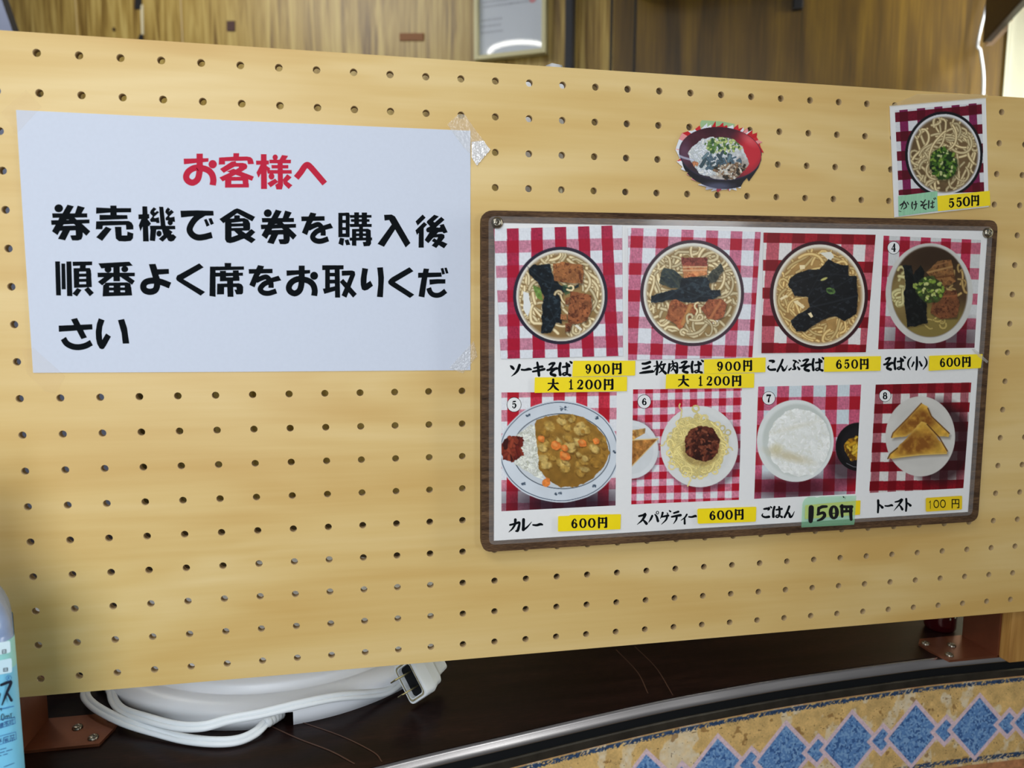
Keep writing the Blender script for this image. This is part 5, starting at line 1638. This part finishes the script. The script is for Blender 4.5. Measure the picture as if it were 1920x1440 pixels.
obj_bm('base_shell', bm, M_WHITE, ab, True)
for e in bpy.data.objects['base_shell'].data.edges:
    pass
na = np.array([math.cos(ang0), math.sin(ang0)])
# strain relief at the notch, ribbed
st0 = np.array([0.121, 0.186]) + na * 0.158
pr = on_z(497, 1358, CZ + 0.006)
d2 = np.array([pr[0] - st0[0], pr[1] - st0[1]])
bm = bmesh.new()
pts = [(st0[0] + d2[0] * t, st0[1] + d2[1] * t, CZ + 0.007) for t in np.linspace(0, 1, 15)]
tube_bm(bm, pts, lambda t: 0.0062 - 0.0022 * t + (0.0008 if int(t * 14) % 3 == 0 else 0), 14)
obj_bm('strain_relief', bm, M_CORD, ab, True)
cpts = [pts[-2]] + [tuple(on_z(px, py, CZ + h)) for px, py, h in ((478, 1374, .0045), (445, 1388, .004), (400, 1391, .004), (345, 1385, .004), (290, 1371, .005), (240, 1356, .007), (200, 1338, .009), (172, 1320, .010), (160, 1303, .010), (166, 1286, .010), (182, 1272, .010))]
cpts += [(-0.025, 0.135, CZ + 0.008), (-0.010, 0.100, CZ + 0.007)]
cpts2 = [(-0.03, 0.11, CZ + 0.006)] + [tuple(on_z(px, py, CZ + h)) for px, py, h in ((206, 1290, .008), (214, 1315, .009), (232, 1333, .010), (275, 1347, .012), (330, 1361, .015), (380, 1362, .017), (430, 1349, .019), (490, 1338, .020), (560, 1321, .021), (630, 1307, .018), (690, 1302, .010), (725, 1296, .006), (748, 1282, .0055), (765, 1266, .006))] + [(0.262, 0.075, CZ + 0.006)]


def twin_cord(pts):
    bm = bmesh.new(); P = [Vector(p) for p in spline(pts, 8)]
    for sgn in (-1, 1):
        off = []
        for i, p in enumerate(P):
            t = (P[min(i + 1, len(P) - 1)] - P[max(i - 1, 0)]).normalized()
            side = t.cross(Vector((0.25, -0.75, 0.6))).normalized()
            off.append(p + side * 0.0016 * sgn)
        tube_bm(bm, off, 0.0022, 8)
    return bm


obj_bm('power_cord', twin_cord(cpts), M_CORD, ab, True)
obj_bm('power_cord', twin_cord(cpts2), M_CORD, ab, True)
# two-pin plug with its socket-like mouth turned to the lower left
fc3 = on_z(769, 1277, CZ + 0.0215); bk3 = on_z(806, 1256, CZ + 0.0195)
ax = Vector(bk3 - fc3).normalized()
long_ = Vector((0.50, -0.42, -0.76)); long_ = (long_ - ax * long_.dot(ax)).normalized(); wid = ax.cross(long_)
PM = Matrix(((long_.x, wid.x, ax.x, fc3[0]), (long_.y, wid.y, ax.y, fc3[1]), (long_.z, wid.z, ax.z, fc3[2]), (0, 0, 0, 1)))


def rrect(hx, hy, r, z, n=5):
    o = []
    for sx, sy, a in ((1, 1, 0), (-1, 1, PI / 2), (-1, -1, PI), (1, -1, 1.5 * PI)):
        for k in range(n + 1):
            t = a + PI / 2 * k / n; o.append((sx * (hx - r) + r * math.cos(t), sy * (hy - r) + r * math.sin(t), z))
    return o


bm = bmesh.new()
loops = [rrect(.0125, .0072, .003, .004), rrect(.0128, .0075, .003, -.0002), rrect(.0165, .0108, .004, -.0002), rrect(.0170, .0112, .0045, .0016), rrect(.0168, .0110, .0045, .012), rrect(.0140, .0100, .004, .0185), rrect(.0135, .0095, .004, .023), rrect(.0085, .0075, .003, .027), rrect(.006, .006, .003, .040)]
R_ = [[bm.verts.new(v) for v in l] for l in loops]
for a, b in zip(R_, R_[1:]):
    for k in range(len(a)):
        bm.faces.new([a[k], a[(k + 1) % len(a)], b[(k + 1) % len(a)], b[k]])
bm.faces.new(R_[-1])
bmesh.ops.transform(bm, matrix=PM, verts=bm.verts)
plug = obj_bm('plug', bm, M_CORD, ab)


def sub(o, par):
    o.parent = par; o.matrix_parent_inverse = Matrix.Identity(4); return o


bm = bmesh.new(); vs = [bm.verts.new(v) for v in rrect(.0126, .0073, .003, .0035)]; bm.faces.new(vs); bmesh.ops.transform(bm, matrix=PM, verts=bm.verts)
sub(obj_bm('plug_face', bm, M_RUBBER, ab), plug)['label'] = 'black face of the plug'
bm = bmesh.new(); O1 = [bm.verts.new(v) for v in rrect(.0150, .0094, .0035, -.0006)]; O2 = [bm.verts.new(v) for v in rrect(.0136, .0081, .003, -.0006)]
for k in range(len(O1)):
    bm.faces.new([O1[k], O1[(k + 1) % len(O1)], O2[(k + 1) % len(O1)], O2[k]])
bmesh.ops.transform(bm, matrix=PM, verts=bm.verts)
sub(obj_bm('dirty_gasket', bm, mat('grimy_gasket', (140, 134, 104), 0.6, noise=.4, nscale=300), ab), plug)
for sx in (-1, 1):
    bm = bmesh.new(); box_bm(bm, (sx * .0063 - .0006, -.0031, -.017), (sx * .0063 + .0006, .0031, .0035), PM, .0004)
    sub(obj_bm('prong', bm, M_BRASS, ab), plug)

# ================================================================== sanitizer bottle at the lower left
BA_ = math.radians(26); BU = np.array([math.cos(BA_), math.sin(BA_), 0]); BNn = np.array([math.sin(BA_), -math.cos(BA_), 0])
BE = np.array([-0.0050, -0.080, 0.0]); BHX, BHY, BR = 0.040, 0.0275, 0.010
BC = BE - BU * (BHX - .004) - BNn * BHY
bt = empty('sanitizer_bottle', (BC[0], BC[1], CZ), 'pale blue plastic sanitizer bottle with printed label cut off by the left edge', 'bottle')
BM_ = Matrix(((BU[0], -BNn[0], 0, BC[0]), (BU[1], -BNn[1], 0, BC[1]), (0, 0, 1, CZ), (0, 0, 0, 1)))


class FaceView(View):
    """Close-up of the bottle's front face; depth is counted along the face normal."""
    def __call__(s, p, y=None):
        return on_plane(s.ox + p[0] / s.k, s.oy + p[1] / s.k, BC + BNn * (BHY + .0003 - (y or 0)), BNn)


bm = bmesh.new(); prof = [(.036, .0235, .0), (.040, .0275, .003), (.040, .0275, .130), (.0392, .0268, .1305), (.0396, .0272, .134), (.0386, .0265, .141), (.0368, .025, .147), (.0336, .0225, .154), (.0286, .020, .161), (.021, .0165, .169), (.0145, .0145, .175), (.0140, .0140, .194)]
R_ = [[bm.verts.new((v[0], v[1], v[2])) for v in rrect(hx, hy, min(BR, hy * .95) if z < .155 else hy * .95, z)] for hx, hy, z in prof]
for a, b in zip(R_, R_[1:]):
    for k in range(len(a)):
        bm.faces.new([a[k], a[(k + 1) % len(a)], b[(k + 1) % len(a)], b[k]])
bm.faces.new(R_[-1]); bm.faces.new(list(reversed(R_[0]))); bmesh.ops.transform(bm, matrix=BM_, verts=bm.verts)
Mb = mat('frosted_blue_plastic', (150, 174, 216), 0.22, noise=.10, nscale=90, bump=.12)
Mb.node_tree.nodes['Principled BSDF'].inputs['Transmission Weight'].default_value = 0.25
obj_bm('bottle_body', bm, Mb, bt, True)
bm = bmesh.new(); lathe_bm(bm, [(0, .235), (.006, .235), (.006, .212), (.0175, .212), (.0175, .193), (.0, .193)], 28, BM_); obj_bm('cap', bm, M_WHITE, bt)
# wrap label: a shell just outside the body
bm = bmesh.new(); R_ = [[bm.verts.new(tuple(BM_ @ Vector(v))) for v in rrect(BHX + .0003, BHY + .0003, BR, z)] for z in (.010, .112, .130)]
for j, (a, b) in enumerate(zip(R_, R_[1:])):
    for k in range(len(a)):
        f = bm.faces.new([a[k], a[(k + 1) % len(a)], b[(k + 1) % len(a)], b[k]]); f.material_index = j
lb = obj_bm('bottle_label', bm, [mat('sky_blue_label', (122, 200, 236), 0.35), mat('pale_green_label', (150, 214, 214), 0.35)], bt, True)
LY = 0.0
VL = FaceView(0, 1090, 4.1143)
for nm, pts, mm in (('date_panel', [(-60, 482), (78, 458), (82, 548), (-60, 580)], mat('white_panel', (206, 230, 240), .4)), ('date_panel', [(-60, 622), (90, 592), (94, 702), (-60, 730)], mat('white_panel_b', (196, 226, 240), .4))):
    bm = bmesh.new(); prism(bm, [tuple(v) for v in rounded([VL(p, -.0001) for p in pts], .001, 3)], tuple(-BNn * .0001)); obj_bm(nm, bm, mm, bt)
T_SU = glyph('B 8,800,20 75,775,24 82,790,24 50,865,20 15,955,8;B 58,862,14 88,918,24;B -20,935,20 -5,870,18')
T_NI = glyph('B 18,530,5 18,556,5;B 46,526,5 46,552,5;B 18,530,5 46,526,5;B 18,543,4 46,539,4;B 18,556,5 46,552,5') + fit(glyph('B 18,530,5 18,556,5;B 46,526,5 46,552,5;B 18,530,5 46,526,5;B 18,543,4 46,539,4;B 18,556,5 46,552,5'), (18, 526, 46, 556), (28, 668, 58, 696))
T_ML = glyph('''O 20,1048,11,24,5,6
B 44,1040,5 44,1062,5;B 44,1044,4 54,1036,5 58,1042,5 58,1060,5;B 58,1044,4 68,1034,5 72,1040,5 73,1058,5
B 84,1020,6 86,1056,6;B 86,1056,5 108,1050,5 110,1042,4;B 78,1022,4 94,1018,4
B -20,985,5 10,982,5;B 10,978,5 10,998,5''')
T_BLUE = glyph('''O 68,746,20,20,4,4
B 61,736,4 61,758,4;B 61,736,4 74,738,4 62,748,4;B 66,748,4 76,756,4
B -20,992,6 106,964,6
B -20,1072,4 114,1048,4;B -20,1140,4 118,1096,4;B 114,1048,4 118,1096,4
B -20,1200,4 122,1162,4;B -20,1266,4 126,1218,4;B 122,1162,4 126,1218,4''')
T_SMALL = glyph('''B 4,1098,5 4,1130,5;B 20,1092,5 22,1124,5;B 4,1098,4 20,1093,4;B 4,1112,4 21,1106,4;B 12,1096,4 13,1128,4
B 32,1088,5 64,1078,5;B 52,1084,5 34,1108,4;B 48,1092,5 50,1118,5;B 54,1096,4 64,1104,5
B 72,1076,5 106,1066,5;B 98,1068,5 100,1102,5 92,1104,4;B 76,1084,4 88,1080,4;B 76,1100,4 88,1096,4;B 76,1084,4 76,1100,4;B 88,1080,4 88,1096,4
B -6,1218,5 10,1236,6;B 8,1212,4 -2,1244,5
B 26,1208,5 64,1196,5;B 28,1208,5 24,1246,4;B 34,1222,4 60,1214,4;B 36,1232,4 60,1226,4;B 44,1216,5 46,1244,4;B 52,1212,4 62,1240,4
B 76,1194,4 112,1184,4;B 84,1188,4 84,1206,4;B 104,1182,4 104,1200,4;B 78,1212,4 114,1204,4;B 96,1206,5 97,1232,5;B 86,1218,4 80,1230,4;B 106,1212,4 114,1224,4''')
T_TINY = glyph(';'.join('B %d,%d,5 %d,%d,5' % (x_, y_ - x_ * .28, x_ + 8, y_ - (x_ + 8) * .28) for y_ in (1300, 1324, 1347) for x_ in range(-10, 92 if y_ == 1324 else 58, 12) if (x_ * 7 + y_) % 5) + ';B 30,1432,4 110,1402,4')
lettering('label_writing', [(VL, T_SU + T_NI + T_ML)], mat('label_black', (16, 26, 44), .45), bt, LY - .00025)
lettering('label_writing', [(VL, T_BLUE)], mat('label_blue', (30, 92, 164), .45), bt, LY - .00025)['label'] = 'blue rules and boxes'
lettering('label_writing', [(VL, T_SMALL + T_TINY)], mat('label_navy', (26, 60, 130), .45), bt, LY - .00028)

# ================================================================== dim things behind the pegboard
# dark red jar beside the right bracket
jc = on_z(1786, 1192, CZ)
jr = empty('jar', (jc[0], jc[1] + .012, CZ), 'dark red jar with small pale print standing behind the right bracket', 'jar')
T_ = Matrix.Translation((jc[0], jc[1] + .017, CZ))
bm = bmesh.new(); lathe_bm(bm, [(0, 0), (.0125, 0), (.0145, .003), (.0148, .008), (.0148, .062), (.012, .070), (.0, .070)], 32, T_); obj_bm('jar_body', bm, mat('dark_red_glass', (52, 8, 12), .15), jr, True)
bm = bmesh.new(); lathe_bm(bm, [(.0, .070), (.0125, .070), (.0125, .082), (.0, .082)], 28, T_); obj_bm('lid', bm, M_BLACK, jr)
bm = bmesh.new()
rg = random.Random(3)
for k in range(16):
    a = rg.uniform(-2.1, -0.9); z = CZ + rg.uniform(.014, .055); da = .08
    q = [(jc[0] + .0150 * math.cos(t), jc[1] + .017 + .0150 * math.sin(t), zz) for t, zz in ((a, z), (a + da, z), (a + da, z + .002), (a, z + .002))]
    bm.faces.new([bm.verts.new(v) for v in q])
obj_bm('jar_print', bm, mat('pale_print', (190, 200, 170), .5), jr)
# grey bag sagging behind the left bracket, white plastic behind the top edge


def crumple(name, c, r, material, label, cat, seed):
    bm = bmesh.new(); bmesh.ops.create_icosphere(bm, subdivisions=4, radius=1.0)
    rg = np.random.RandomState(seed)
    for v in bm.verts:
        p = np.array(v.co); q = p * 2.3
        n_ = fbm(np.array([q[0] * 20 + q[2] * 9]), np.array([q[1] * 20 - q[2] * 13]), 9, seed)[0] - .5
        s_ = 1 + n_ * .45
        v.co = (c[0] + p[0] * r[0] * s_, c[1] + p[1] * r[1] * s_, max(c[2] + p[2] * r[2] * s_, CZ + 0.0005))
    return tag(obj_bm(name, bm, material, None, True), label, cat)


g_ = on_z(118, 1338, CZ)
crumple('grey_bag', (-.086, .125, CZ + .036), (.040, .035, .05), mat('grey_film', (176, 180, 184), .35), 'grey plastic bag slumped on the counter behind the left bracket', 'bag', 5)
tp_ = on_y(1022, 119, .12)
crumple('white_bag', (tp_[0], .125, HZ - .012), (.036, .03, .064), mat('white_film', (232, 234, 236), .3), 'white plastic bag peeking over the pegboard under the framed certificate', 'bag', 9)
# its hook: the bag hangs on the back of the pegboard
o = tag(box('bag_hook', (tp_[0] - .002, PT, HZ - .03), (tp_[0] + .002, .112, HZ - .026), M_STEEL), 'steel peg hook behind the pegboard carrying the white bag', 'hook')
